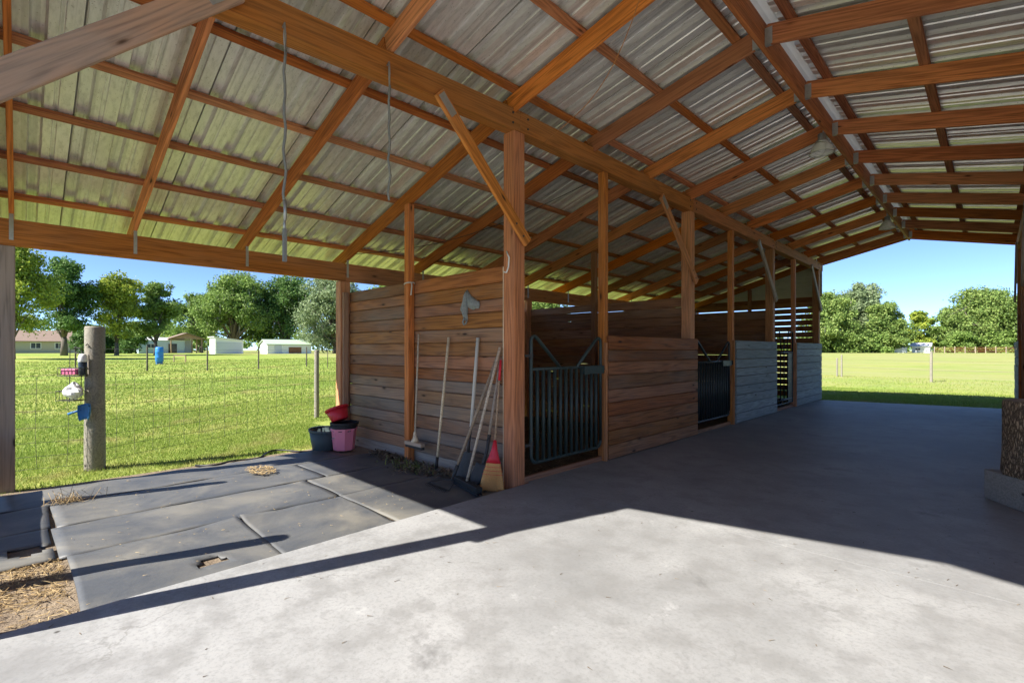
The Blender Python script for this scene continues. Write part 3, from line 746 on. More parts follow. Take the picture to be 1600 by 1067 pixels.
straws('floor_chaff', x, y, np.full(len(x), .0015), .035, .004, M['litter'], 12, 'bits of hay and chaff on the concrete aisle', 'chaff', .05)
x, y = scatter(220, -7.3, -3.8, .2, 3.7)
straws('mat_chaff', x, y, np.full(len(x), -.012), .035, .004, M['dry'], 13, 'bits of hay scattered over the rubber mats', 'chaff', .1)
# garden hose along the grass edge
pts = [(-7.55 + .14*math.sin(t*1.9) + .1*math.sin(t*4.3), 1.65 + t*.42, -.035 + .012*math.sin(t*3)) for t in np.linspace(0, 4.6, 40)]
mb = MB(); mb.tube(pts, .013, 8); o = mb.build('garden_hose', M['black'], smooth=True); tag(o, 'black hose lying along the mat and grass edge', 'hose')
# ------------------------------------------------------------------ tools against the wall
def stick(mb, a, b, r, n=10): return mb.tube([a, tuple((Vector(a)+Vector(b))/2), b], r, n)
# scrub broom hanging beside the middle post
t = empty('hanging_broom', (-5.52, 3.70, .25), 'thin-handled scrub broom hanging beside the middle wall post', 'broom')
mb = MB(); stick(mb, (-5.53, 3.80, 1.72), (-5.47, 3.70, .36), .012); mb.build('handle', M['handle'], t, smooth=True)
mb = MB(); mb.lathe([(0,.13),(.016,.13),(.03,.05),(.055,0),(0,0)], 12, (-5.47, 3.70, .285)); mb.build('socket', M['handle'], t, smooth=True)
mb = MB(); mb.box((-5.66, 3.66, .235), (-5.28, 3.72, .28)); mb.build('head', M['handle_dark'], t)
mb = MB()
for k in range(36): xx = -5.65 + k*.0105; mb.box((xx, 3.665, .20), (xx+.007, 3.715, .236))
mb.build('bristles', M['dark_steel'], t)
# hoe handle
t = empty('hoe', (-4.93, 3.70, 0), 'straight pale hoe handle leaning upright on the tool wall', 'hoe')
mb = MB(); stick(mb, (-4.925, 3.84, 1.66), (-4.93, 3.66, .12), .0165); mb.build('handle', M['handle'], t, smooth=True)
mb = MB(); mb.tube([(-4.93, 3.665, .17), (-4.93, 3.645, .02)], [.021, .017], 10); mb.build('ferrule', M['black'], t, smooth=True)
mb = MB(); mb.add([(-4.99,3.655,.03),(-4.86,3.655,.03),(-4.85,3.60,-.025),(-5.0,3.60,-.025),(-4.99,3.661,.03),(-4.86,3.661,.03),(-4.85,3.606,-.025),(-5.0,3.606,-.025)],
                  [[0,1,2,3],[7,6,5,4],[0,4,5,1],[1,5,6,2],[2,6,7,3],[3,7,4,0]]); mb.build('blade', M['dark_steel'], t)
def blade_grid(fn, nu, nv, th=.003):
    v = []; f = []
    for s_ in (0, 1):
        for i in range(nu):
            for j in range(nv):
                p, nrm = fn(i/(nu-1), j/(nv-1)); v.append(tuple(Vector(p) + Vector(nrm)*th*s_))
    K = nu*nv
    for i in range(nu-1):
        for j in range(nv-1):
            a = i*nv+j; f.append([a, a+1, a+nv+1, a+nv]); f.append([K+a, K+a+nv, K+a+nv+1, K+a+1])
    for i in range(nu-1):
        for j in (0, nv-1): a, b = i*nv+j, (i+1)*nv+j; f.append([a, b, K+b, K+a])
    for j in range(nv-1):
        for i in (0, nu-1): a, b = i*nv+j, i*nv+j+1; f.append([a, K+a, K+b, b])
    return v, f
# flat shovel with thick pale handle
t = empty('flat_shovel', (-4.40, 3.62, 0), 'flat shovel with thick white handle standing against the tool wall', 'shovel')
mb = MB(); stick(mb, (-4.37, 3.845, 1.645), (-4.375, 3.745, .60), .021); mb.build('handle', M['rope'], t, smooth=True)
mb = MB(); mb.tube([(-4.375, 3.745, .62), (-4.38, 3.715, .42), (-4.38, 3.70, .30)], [.017, .015, .02], 8); mb.build('socket', M['dark_steel'], t, smooth=True)
def fb(u_, v_):
    w = .125; xx = -4.38 + (u_-.5)*2*w; zz = .34*(1-v_) - .03
    yy = 3.70 - .10*v_ - .02*math.cos((u_-.5)*math.pi) ; return (xx, yy, zz), (0, -1, -.3)
mb = MB(); mb.add(*blade_grid(fb, 7, 7)); o = mb.build('blade', M['dark_steel'], t); bm_fix(o.data)
# garden rake
t = empty('garden_rake', (-4.25, 3.45, 0), 'garden rake with brown handle leaning into the corner, tines on the mat', 'rake')
A, B = Vector((-3.965, 3.83, 1.52)), Vector((-4.40, 3.50, .06))
mb = MB(); stick(mb, A, B, .0185); mb.build('handle', M['handle_dark'], t, smooth=True)
mb = MB(); d = (B-A).normalized(); mb.tube([B - d*.14, B, B + d*.06], [.023, .02, .014], 10); mb.build('socket', M['dark_steel'], t, smooth=True)
hc = Vector((-4.36, 3.26, -.005)); hd = Vector((.52, -.05, 0)).normalized()
mb = MB()
for sg in (-1, 1): mb.tube([B + d*.04, B + d*.06 + hd*sg*.12 + Vector((0,-.06,0)), hc + hd*sg*.20 + Vector((0,.02,.01)), hc + hd*sg*.20], .005, 6)
mb.tube([hc - hd*.21, hc + hd*.21], .008, 6); mb.build('head', M['dark_steel'], t)
for k in range(14):
    p = hc + hd*(-.2 + k*.4/13); mb = MB(); mb.tube([p, p + Vector((0,-.045,.004)), p + Vector((0,-.062,-.012))], [.005,.0045,.002], 5); mb.build('tine', M['dark_steel'], t)
# push broom
t = empty('push_broom', (-4.1, 3.45, 0), 'push broom with black head resting on the mat by the corn broom', 'broom')
A, B = Vector((-3.945, 3.80, 1.53)), Vector((-4.12, 3.46, .05))
mb = MB(); stick(mb, A, B, .0155); mb.build('handle', M['handle'], t, smooth=True)
h0, h1 = Vector((-4.37, 3.52, .035)), Vector((-3.80, 3.36, .045))
b_ = timber('head', h0, h1, .075, .055, M['black'], t)
mb = MB(); hd = (h1-h0).normalized(); sd_ = Vector((0,0,1)).cross(hd)
for k in range(60):
    for j in (-1, 0, 1):
        p = h0 + (h1-h0)*((k+.5)/60) + sd_*j*.024; mb.tube([p + Vector((0,0,-.02)), p + Vector((0,0,-.058)) + sd_*j*.012], [.005,.004], 4)
mb.build('bristles', M['black'], t)
# digging shovel
t = empty('digging_shovel', (-4.0, 3.6, 0), 'worn grey-handled shovel with dark steel blade behind the push broom', 'shovel')
mb = MB(); stick(mb, (-3.957, 3.82, 1.40), (-4.04, 3.72, .52), .0165); mb.build('handle', M['grey_post'], t, smooth=True)
mb = MB(); mb.tube([(-4.038, 3.725, .55), (-4.06, 3.705, .36), (-4.06, 3.66, .25), (-4.07, 3.64, .2)], [.02,.018,.02,.012], 8); mb.build('socket', M['dark_steel'], t, smooth=True)
def sb(u_, v_):
    w = .105*(1 - .55*max(0, v_-.5)**2*4) ; xx = -4.08 + (u_-.5)*2*w - .05*v_; zz = .25*(1-v_) - .02
    return (xx, 3.66 - .10*v_ - .03*(1-((u_-.5)*2)**2), zz), (0, -1, -.3)
mb = MB(); mb.add(*blade_grid(sb, 9, 7)); o = mb.build('blade', M['dark_steel'], t, smooth=True); bm_fix(o.data)
# corn broom
t = empty('corn_broom', (-3.88, 3.58, 0), 'straw corn broom with red cap standing against the corner post', 'broom')
bc = Vector((-3.87, 3.60, -.03)); top = Vector((-3.935, 3.80, 1.38))
ax = (top - bc).normalized()
mb = MB(); stick(mb, bc + ax*.5, top, .011); mb.build('handle', M['handle_dark'], t, smooth=True)
mb = MB(); mb.tube([top - ax*.22, top + ax*.01], .0145, 8); mb.build('grip', M['red'], t, smooth=True)
wx = Vector((.80, .60, 0)); wx = (wx - ax*wx.dot(ax)).normalized(); wy = ax.cross(wx)
def oval(mb, secs, n=18):
    v = []; f = []
    for (h, a, b) in secs:
        for k in range(n):
            g = 2*math.pi*k/n; v.append(bc + ax*h + wx*a*math.cos(g) + wy*b*math.sin(g))
    for i in range(len(secs)-1):
        for k in range(n): f.append([i*n+k, i*n+(k+1) % n, (i+1)*n+(k+1) % n, (i+1)*n+k])
    f += [list(range(n))[::-1], list(range((len(secs)-1)*n, len(secs)*n))]
    return mb.add(v, f)
mb = MB(); oval(mb, [(.30,.082,.036),(.36,.06,.032),(.44,.035,.026),(.55,.016,.016)]); mb.build('cap', M['red'], t, smooth=True)
mb = MB(); oval(mb, [(.30,.078,.034),(.22,.10,.036),(.10,.125,.036),(.03,.13,.034)])
for k in range(260):
    a = rnd.uniform(0, 6.28); rr = math.sqrt(rnd.random())
    p0 = bc + ax*.28 + wx*.078*rr*math.cos(a)*1.02 + wy*.034*rr*math.sin(a)*1.05; p1 = bc + ax*rnd.uniform(.0, .03) + wx*.142*rr*math.cos(a) + wy*.046*rr*math.sin(a)
    mb.tube([p0, (p0+p1)/2 + wy*.004*math.sin(a), p1], [.002,.0024,.0018], 3, cap=False)
sb_ = mb.build('straw', M['straw'], t)
for h, a, b in ((.26,.092,.038),(.22,.104,.039),(.18,.113,.040)):
    mb = MB(); mb.tube([bc + ax*h + wx*a*math.cos(2*math.pi*k/20) + wy*b*math.sin(2*math.pi*k/20) for k in range(20)], .0025, 5, closed=True); mb.build('binding', M['red'], sb_)
# red hook grip on the wall
# fly mask hung on the wall
t = empty('fly_mask', (-4.6, 3.85, 1.85), 'grey mesh horse fly mask hanging on a nail on the tool wall', 'fly mask')
def drape(pts, depth, seed):
    n = len(pts); c = Vector((sum(p[0] for p in pts)/n, sum(p[1] for p in pts)/n, 0)); q_ = random.Random(seed)
    v = []; f = []
    for r_ in (1, .7, .35):
        for k, p in enumerate(pts):
            x_, z_ = c.x + (p[0]-c.x)*r_, c.y + (p[1]-c.y)*r_
            v.append((x_, 3.862 - (.006 if r_ == 1 else depth*(1.1-r_) + q_.uniform(0, .022)), z_))
    v.append((c.x, 3.862 - depth, c.y))
    for i in range(2):
        for k in range(n): f.append([i*n+k, i*n+(k+1) % n, (i+1)*n+(k+1) % n, (i+1)*n+k])
    f += [[2*n+k, 2*n+(k+1) % n, 3*n] for k in range(n)]
    b = len(v); v += [(p[0], 3.866, p[1]) for p in pts]
    f += [[k, b+k, b+(k+1) % n, (k+1) % n] for k in range(n)]; f.append([b+k for k in range(n)])
    return v, f
mb = MB(); mb.add(*drape([(-4.585,2.24),(-4.555,2.20),(-4.50,2.15),(-4.43,2.11),(-4.37,2.08),(-4.355,2.04),(-4.375,1.995),(-4.42,2.0),(-4.47,1.985),(-4.52,2.0),(-4.56,2.02),(-4.59,2.1)], .05, 1)); o = mb.build('mesh_hood', M['mask'], t, smooth=True); bm_fix(o.data)
mb = MB(); mb.add(*drape([(-4.60,2.235),(-4.575,2.17),(-4.57,2.05),(-4.585,1.95),(-4.57,1.87),(-4.60,1.85),(-4.63,1.87),(-4.645,1.93),(-4.69,1.97),(-4.705,2.0),(-4.675,2.07),(-4.64,2.16)], .06, 2)); o = mb.build('ear_cover', M['mask'], t, smooth=True); bm_fix(o.data)
mb = MB(); mb.tube([(-4.60, 3.83, 1.90), (-4.61, 3.81, 1.84), (-4.59, 3.81, 1.81), (-4.565, 3.82, 1.82), (-4.56, 3.83, 1.86)], .012, 6); mb.build('strap', M['mask'], t, smooth=True)
# ------------------------------------------------------------------ buckets in the corner
def bucket(name, c, rb, rt, h, mat, label, cat, sides=24, tilt=None, rim=.012, extra=None):
    m = Matrix.Translation(Vector(c))
    if tilt: m = m @ Matrix.Rotation(R(tilt[0]), 4, 'X') @ Matrix.Rotation(R(tilt[1]), 4, 'Y')
    t = bpy.data.objects.new(name, None); t.empty_display_size = .1; link(t, None, m); tag(t, label, cat, 'buckets by the tool wall')
    mb = MB(); mb.lathe([(0,.0),(rb*.96,.0),(rb,.008),(rt,h-.02),(rt-.006,h-.02),(rb-.006,.014),(0,.014)], sides); o = mb.build('body', mat, t, m, smooth=sides > 12); bm_fix(o.data)
    mb = MB(); mb.lathe([(rt-.007,h-.03),(rt+rim,h-.03),(rt+rim,h),(rt-.007,h),(rt-.007,h-.03)], sides); o = mb.build('rim', mat, t, m); bm_fix(o.data)
    if extra: 
        mb = MB(); mb.tube([(-(rt+rim), 0, h-.012), (-(rt+rim)*.8, .0, h-.05), (0, -.0-(rt+.01), h*.55), ((rt+rim)*.8, 0, h-.05), (rt+rim, 0, h-.012)], .004, 6); mb.build('bail', M['steel'], t, m)
    return t
bucket('pink_bucket', (-7.08, 3.50, -.018), .155, .185, .33, M['pink'], 'pink faceted plastic bucket under black pans', 'bucket', 8, extra=True)
bucket('feed_pan', (-7.08, 3.50, .26), .17, .19, .10, M['bucketblack'], 'black rubber feed pan resting in the pink bucket', 'feed pan', 24)
bucket('feed_pan', (-7.08, 3.51, .315), .17, .20, .085, M['bucketblack'], 'upper black rubber feed pan under the red bucket', 'feed pan', 24)
bucket('red_bucket', (-7.16, 3.48, .42), .125, .17, .20, M['red'], 'red plastic bucket lying tilted on the black pans', 'bucket', 24, (8, -22))
bucket('grey_tub', (-7.42, 3.34, -.05), .17, .225, .33, M['tub'], 'grey-green muck tub on the grass edge beside the pink bucket', 'tub', 24, (0, 4))
# ------------------------------------------------------------------ hanging cross ties, lamps, wires
def crosstie(y, ztop, zbot, label, snap):
    x = -3.70; t = empty('cross_tie', (x, y, zbot), label, 'strap', 'cross ties hanging from the stall beam')
    mb = MB(); mb.tube([(x-.035, y, ztop-.02), (x-.0, y, ztop+.0), (x+.012, y-.01, ztop-.10), (x+.003, y, ztop-.22), (x-.01, y+.012, ztop-.1), (x-.0, y, ztop)], .006, 6); mb.build('eye_hook', M['steel'], t, smooth=True)
    zm = zbot + (.42 if snap else .05)
    pts = [(x + .008*math.sin(k*1.3), y + .008*math.cos(k*1.7), ztop - .2 + (zm - ztop + .2)*k/14) for k in range(15)]
    mb = MB(); mb.tube(pts, .010, 6); mb.build('cord', M['strap'], t, smooth=True)
    if snap:
        mb = MB(); mb.tube([(x, y, zm+.02), (x+.012, y, zm-.05), (x, y, zm-.12)], .012, 6); mb.tube([(x, y, zm-.10), (x, y, zm-.2)], [.007,.012], 6); mb.build('snap', M['steel'], t, smooth=True)
        mb = MB(); mb.box((x-.014, y-.012, zbot), (x+.014, y+.012, zm-.18)); mb.build('strap_end', M['strap'], t)
crosstie(1.37, 3.90, 2.15, 'long grey cross tie with strap end hanging from the stall beam', True)
crosstie(2.24, 3.98, 2.74, 'short cross tie cord hanging from the stall beam near the braced post', False)
def barn_lamp(y, label):
    t = empty('barn_lamp', (RX, y, 4.15), label, 'lamp', 'dome lamps under the ridge')
    z = R_Z - .04; x = RX - .06
    mb = MB(); mb.lathe([(0,0),(.05,0),(.05,-.07),(.075,-.10),(.075,-.13),(0,-.13)], 16, (x, y, z)); mb.build('lamp_holder', M['steel'], t, smooth=True)
    mb = MB(); mb.lathe([(.06,-.12),(.095,-.14),(.13,-.20),(.147,-.255),(.15,-.27),(.144,-.27),(.138,-.25),(.122,-.20),(.088,-.145),(.056,-.125)], 28, (x, y, z)); o = mb.build('glass_dome', M['glass'], t, smooth=True); bm_fix(o.data)
    mb = MB()
    for k in range(6):
        a = k*math.pi/3; mb.tube([(x+.075*math.cos(a), y+.075*math.sin(a), z-.125), (x+.137*math.cos(a), y+.137*math.sin(a), z-.195), (x+.158*math.cos(a), y+.158*math.sin(a), z-.275), (x+.08*math.cos(a), y+.08*math.sin(a), z-.30), (x, y, z-.305)], .002, 5)
    mb.tube([(x+.158*math.cos(a*.3142), y+.158*math.sin(a*.3142), z-.275) for a in range(20)], .004, 5, closed=True); mb.build('wire_guard', M['steel'], t)
    mb = MB(); mb.lathe([(0,-.13),(.02,-.13),(.035,-.18),(.04,-.21),(.03,-.245),(0,-.26)], 14, (x, y, z)); mb.build('bulb', M['white'], t, smooth=True)
barn_lamp(8.0, 'caged glass dome lamp under the ridge, above the dark pipe gate bay')
barn_lamp(14.0, 'caged glass dome lamp under the ridge, close to the open far end')
pts = [(-1.75 - t*2.0, 3.3 + t*1.1 + .1*math.sin(t*5), 4.52 - .62*t - .42*math.sin(math.pi*t)*.6) for t in np.linspace(0, 1, 16)]
mb = MB(); mb.tube(pts, .004, 5); o = mb.build('sagging_wire', M['copper'], smooth=True); tag(o, 'thin orange wire sagging under the tin roof', 'wire')
pts = [(-3.9 - t*3.2, 5.4 - t*1.7, 3.75 - t*.75 - .22*math.sin(math.pi*t)) for t in np.linspace(0, 1, 16)]
mb = MB(); mb.tube(pts, .005, 5); o = mb.build('sagging_cable', M['black'], smooth=True); tag(o, 'thin black cable sagging below the lean-to rafters', 'cable')
mb = MB(); mb.tube([(-5.77 + .068*math.cos(a)*1.05 + .0, 3.81 + .068*math.sin(a), 2.42 + .012*math.cos(a)) for a in np.linspace(0, 6.1, 18)] + [(-5.66, 3.78, 2.38), (-5.655, 3.76, 2.25)], .009, 6)
o = mb.build('tie_rope', M['rope'], smooth=True); tag(o, 'pale rope looped round the middle wall post', 'rope')
mb = MB(); mb.tube([(-3.86, 3.82, 2.60), (-3.80, 3.80, 2.52), (-3.82, 3.81, 2.42), (-3.84, 3.80, 2.36), (-3.88, 3.80, 2.37)], .009, 6)
o = mb.build('knotted_cord', M['bag'], smooth=True); tag(o, 'short white cord knotted round the braced corner post', 'cord')
# ------------------------------------------------------------------ log and block by the right-hand stalls
mb = MB(); c = Vector((.34, 6.75, 0))
bx = [(-.26,-.22),(.30,-.24),(.33,.34),(-.24,.36)]
ang = R(38)
P = [(c.x + x*math.cos(ang) - y*math.sin(ang), c.y + x*math.sin(ang) + y*math.cos(ang)) for x, y in bx]
b = sheet_obj('wooden_block', P, .30, M['block'], kind=None, thick=.30); tag(b, 'grey weathered wooden block under the bark log', 'block')
md = b.modifiers.new('bevel', 'BEVEL'); md.width = .015; md.segments = 2
t = empty('log', (.36, 6.80, .30), 'upright bark covered log round standing on a wooden block', 'log')
n = 48; v = []; f = []; prof = [(.0, .995), (.03, 1.03), (.2, 1.0), (.4, .985), (.6, .98), (.69, .975), (.715, .95)]
q_ = np.random.RandomState(4); ph = q_.uniform(0, 6.28, 5)
for z, k in prof:
    for i in range(n):
        a = 2*math.pi*i/n; r_ = .305*k*(1 + .03*math.sin(2*a+ph[0]) + .018*math.sin(5*a+ph[1]) + .012*math.sin(11*a+z*3+ph[2]))
        v.append((.36 + r_*math.cos(a), 6.80 + r_*math.sin(a), .301 + z))
f = [[j*n+i, j*n+(i+1) % n, (j+1)*n+(i+1) % n, (j+1)*n+i] for j in range(len(prof)-1) for i in range(n)] + [list(range(n))[::-1]]
mb = MB(); mb.add(v, f); mb.build('bark', M['stump_bark'], t, smooth=True)
mb = MB(); mb.add([(x_, y_, z_ + .001) for x_, y_, z_ in v[-n:]], [list(range(n))]); mb.build('cut_end', M['cut'], t)
# ------------------------------------------------------------------ fences
def round_post(name, x, y, h, r, parent, mat=M['fence_post'], z0=None, n=16):
    z0 = float(ground_z(x, y)) if z0 is None else z0
    mb = MB(); q_ = random.Random(int(abs(x*100)+abs(y*10)))
    k = [1 + q_.uniform(-.03, .03) for _ in range(6)]
    mb.lathe([(r*1.02*k[0], -.25), (r*k[1], .3), (r*.98*k[2], h*.6), (r*.96*k[3], h-.02), (r*.9, h), (0, h+.004)], n, (0, 0, 0))
    return mb.build(name, mat, parent, Matrix.Translation((x, y, z0)), smooth=True)
fe = empty('wire_fence', (-9.8, 2.8, -.07), 'woven wire fence with round posts along the lawn edge', 'fence')
line = [(-8.95, -4.2), (-8.40, .70), (-11.16, 4.85), (-13.9, 9.0), (-16.6, 13.1)]
for (x, y), h, r in zip(line, (1.7, 1.88, 1.57, 1.55, 1.55), (.08, .11, .055, .055, .055)): round_post('post', x, y, h, r, fe)
mb = MB()
for (a, b) in zip(line[:-1], line[1:]):
    L = math.hypot(b[0]-a[0], b[1]-a[1]); n = int(L/.27)
    zs = [.08, .24, .42, .62, .84, 1.06, 1.28]
    def pt(t, z):
        return (a[0]+(b[0]-a[0])*t, a[1]+(b[1]-a[1])*t, -.07 + z + (.02*math.sin(t*9+z*3)) - .05*math.sin(math.pi*t)*(z/1.3))
    for z in zs: mb.tube([pt(t/8, z) for t in range(9)], .0026, 4, cap=False)
    for k in range(1, n):
        t = k/n; mb.tube([(pt(t, zs[0])), pt(t + .004*math.sin(k*2.3), .55), pt(t, zs[-1])], .0022, 4, cap=False)
o = mb.build('woven_wire', M['wire'], fe); o['kind'] = 'stuff'
# low plank fence across the front of the lean-to (its posts throw the round-ended shadows on the mats)
ff = empty('plank_fence', (-6, -.45, -.05), 'low plank fence with round posts across the lean-to front', 'fence')
for x, y, h in ((-6.93, -.36, 1.86), (-4.72, -.50, 1.86)): round_post('post', x, y, h, .085, ff, z0=-.05)
for k in range(3): timber('board', (-7.60, -.50, .12 + k*.19), (-5.35, -.56, .12 + k*.19), .03, .18, M['weathered'], ff)
# wire caddy and its contents on the big fence post
PC = Vector((-8.40, .70, 0)); L_ = Vector((-.711, -.703, 0)); T_ = Vector((.703, -.711, 0))
def pp(l, t, z): return tuple(PC + L_*l + T_*t + Vector((0, 0, z)))
t = empty('wire_caddy', pp(.12, .12, .80), 'black wire caddy with two baskets hooked on the thick fence post', 'wire caddy')
mb = MB(); mb.tube([pp(.02,.115,1.56), pp(-.02,.14,1.58), pp(-.05,.13,1.54)], .006, 6); mb.tube([pp(.10,.10,1.52), pp(.17,.10,1.54), pp(.17,.10,1.47), pp(.10,.12,1.46)], .007, 6)
for l in (.05, .20): mb.tube([pp(l,.14,1.50), pp(l,.15,.83)], .005, 6)
mb.build('hanger', M['dark_steel'], t)
for z0, z1, l0, l1 in ((1.17,1.27,.0,.27), (.86,.98,.02,.29)):
    mb = MB()
    for z in (z0, z1): mb.tube([pp(l0,.11,z), pp(l1,.11,z), pp(l1,.24,z), pp(l0,.24,z)], .0045, 5, closed=True)
    for k in range(7):
        l = l0 + (l1-l0)*k/6; mb.tube([pp(l,.24,z1), pp(l,.24,z0), pp(l,.11,z0)], .003, 4)
    mb.build('basket', M['dark_steel'], t)
mb = MB()
for d_ in (0,): 
    P = [pp(.06,.13,1.185), pp(.25,.13,1.185), pp(.25,.22,1.185), pp(.06,.22,1.185)]; Q = [(x,y,z+.075) for x,y,z in P]
    mb.add(P+Q, [[3,2,1,0],[4,5,6,7],[0,1,5,4],[1,2,6,5],[2,3,7,6],[3,0,4,7]])
o = mb.build('pink_box', M['pinkcloth']); bm_fix(o.data); md = o.modifiers.new('bevel', 'BEVEL'); md.width = .008; tag(o, 'small pink patterned box in the upper wire basket', 'box')
t = empty('spray_bottle', pp(.01,.17,1.19), 'dark bottle with white label and cap in the upper basket', 'bottle')
c_ = pp(.01,.17,1.18)
mb = MB(); mb.lathe([(0,0),(.04,0),(.045,.01),(.045,.17),(.03,.20),(0,.20)], 16, c_); mb.build('body', M['window'], t, smooth=True)
mb = MB(); mb.lathe([(.047,.17),(.05,.18),(.045,.24),(.03,.27),(0,.275)], 16, c_); mb.build('cap', M['bag'], t, smooth=True)
def lumpy(name, c, rx, ry, rz, mat, label, cat, seed, amp=.25):
    q_ = np.random.RandomState(seed); nu, nv = 20, 12; v = []; f = []
    ph = q_.uniform(0, 6, 8)
    for i in range(nv):
        th = math.pi*i/(nv-1)
        for j in range(nu):
            a = 2*math.pi*j/nu
            k = 1 + amp*(.5*math.sin(3*a+ph[0]+2*th) + .35*math.sin(5*a-3*th+ph[1]) + .3*math.sin(7*th+2*a+ph[2]))
            taper = 1 - .45*max(0, math.cos(th))
            v.append((c[0]+rx*k*taper*math.sin(th)*math.cos(a), c[1]+ry*k*taper*math.sin(th)*math.sin(a), c[2]+rz*math.cos(th)*(1+.1*math.sin(3*a+ph[3]))))
    f = [[i*nu+j, i*nu+(j+1) % nu, (i+1)*nu+(j+1) % nu, (i+1)*nu+j] for i in range(nv-1) for j in range(nu)]
    o = obj(name, mesh_np(name, v, f, mat, False)); bm_fix(o.data); return tag(o, label, cat)
lumpy('plastic_bag', pp(.10,.20,.985), .12, .10, .105, M['bag'], 'crumpled white plastic bag stuffed in the lower wire basket', 'bag', 3)
t = empty('scoop', pp(.02,.16,.62), 'blue plastic feed scoop hanging below the wire caddy', 'scoop')
def scp(u_, v_):
    a = (u_-.5)*3.4; r_ = .085*(1-.75*(v_-.35)**2)*(.75+.25*math.cos((u_-.5)*2))
    p = Vector(pp(-.03 + r_*math.sin(a), .20 - r_*math.cos(a)*.7, (.82 - .2*v_ - .05*abs(u_-.5)))); return p, tuple(T_*1.0)
mb = MB(); mb.add(*blade_grid(scp, 9, 6, .004)); o = mb.build('bowl', M['scoop'], t, smooth=True); bm_fix(o.data)
mb = MB(); mb.tube([pp(.03,.17,.735), pp(.17,.20,.685)], [.014,.016], 8); mb.build('handle', M['scoop'], t, smooth=True)
# pasture posts further out
pf = empty('pasture_fence', (-38, 12, .1), 'line of thin dark posts across the left pasture', 'fence')
for u, d, h in ((118,34.5,1.45),(230,31.8,1.63),(324,33.2,1.57),(404,35.4,1.67),(479,39.8,1.62),(512,38,1.35),(600,44,1.5)):
    x, y = polar(u, d); round_post('post', x, y, h, .05 if u not in (512,) else .03, pf, M['dark_post'], n=8)
mb = MB(); P = [polar(u, d) for u, d in ((118,34.5),(230,31.8),(324,33.2),(404,35.4),(479,39.8),(600,44))]
for z in (.5, 1.0, 1.4):
    mb.tube([(x, y, float(ground_z(x, y)) + z) for x, y in P], .004, 4)
mb.build('wire', M['wire'], pf)
pf = empty('pasture_fence', (-4, 32, 0), 'sparse grey posts across the pasture beyond the far barn end', 'fence')
for u, d, h in ((1308,28.1,1.05),(1315,27.6,1.25),(1455,23.4,1.45),(1620,21,1.4)):
    x, y = polar(u, d); round_post('post', x, y, h, .06 if u == 1455 else .045, pf, M['fence_post'], n=8)
mb = MB(); P = [polar(u, d) for u, d in ((1240,31),(1308,28.1),(1455,23.4),(1620,21))]
for z in (.55, 1.0): mb.tube([(x, y, float(ground_z(x, y)) + z) for x, y in P], .003, 4)
mb.build('wire', M['wire'], pf)
# rail fence in front of the right-hand wood
rf = empty('rail_fence', (-20, 95, .8), 'dark rail fence at the foot of the oaks beyond the pasture', 'fence')
P = [polar(u, 98) for u in range(1460, 1680, 16)]
for (x, y) in P: round_post('post', x, y, 1.3, .08, rf, M['grey_post'], n=8)
for a, b in zip(P[:-1], P[1:]):
    for z in (.35, .75, 1.1):
        timber('rail', (*a, float(ground_z(*a)) + z), (*b, float(ground_z(*b)) + z), .05, .12, M['inner'], rf)
# blue barrel and little stand in the left pasture
x, y = polar(249, 41.6); gz = float(ground_z(x, y))
t = empty('blue_barrel', (x, y, gz), 'bright blue plastic barrel standing in the left pasture', 'barrel')
mb = MB(); mb.lathe([(0,.18),(.24,.18),(.29,.24),(.30,.55),(.315,.58),(.30,.62),(.30,1.0),(.315,1.03),(.30,1.07),(.29,1.38),(.24,1.46),(0,1.46)], 20, (x, y, gz)); mb.build('drum', M['blue'], t, smooth=True)
mb = MB(); mb.box((x-.22, y-.22, gz-.02), (x+.22, y+.22, gz+.18)); mb.build('stand', M['scoop'], t)
for u, d in ((281, 45.7),):
    x, y = polar(u, d); gz = float(ground_z(x, y)); t = empty('feeder_stand', (x, y, gz), 'small low wooden frame in the pasture beside the blue barrel', 'stand')
    rx, ry = math.cos(YAW)*.55, math.sin(YAW)*.55
    for k in (-1, 1): timber('leg', (x+rx*k, y+ry*k, gz-.1), (x+rx*k, y+ry*k, gz+.62), .09, .09, M['handle_dark'], t, up=(0,1,0))
    timber('top_bar', (x-rx, y-ry, gz+.62), (x+rx, y+ry, gz+.62), .09, .08, M['handle_dark'], t)
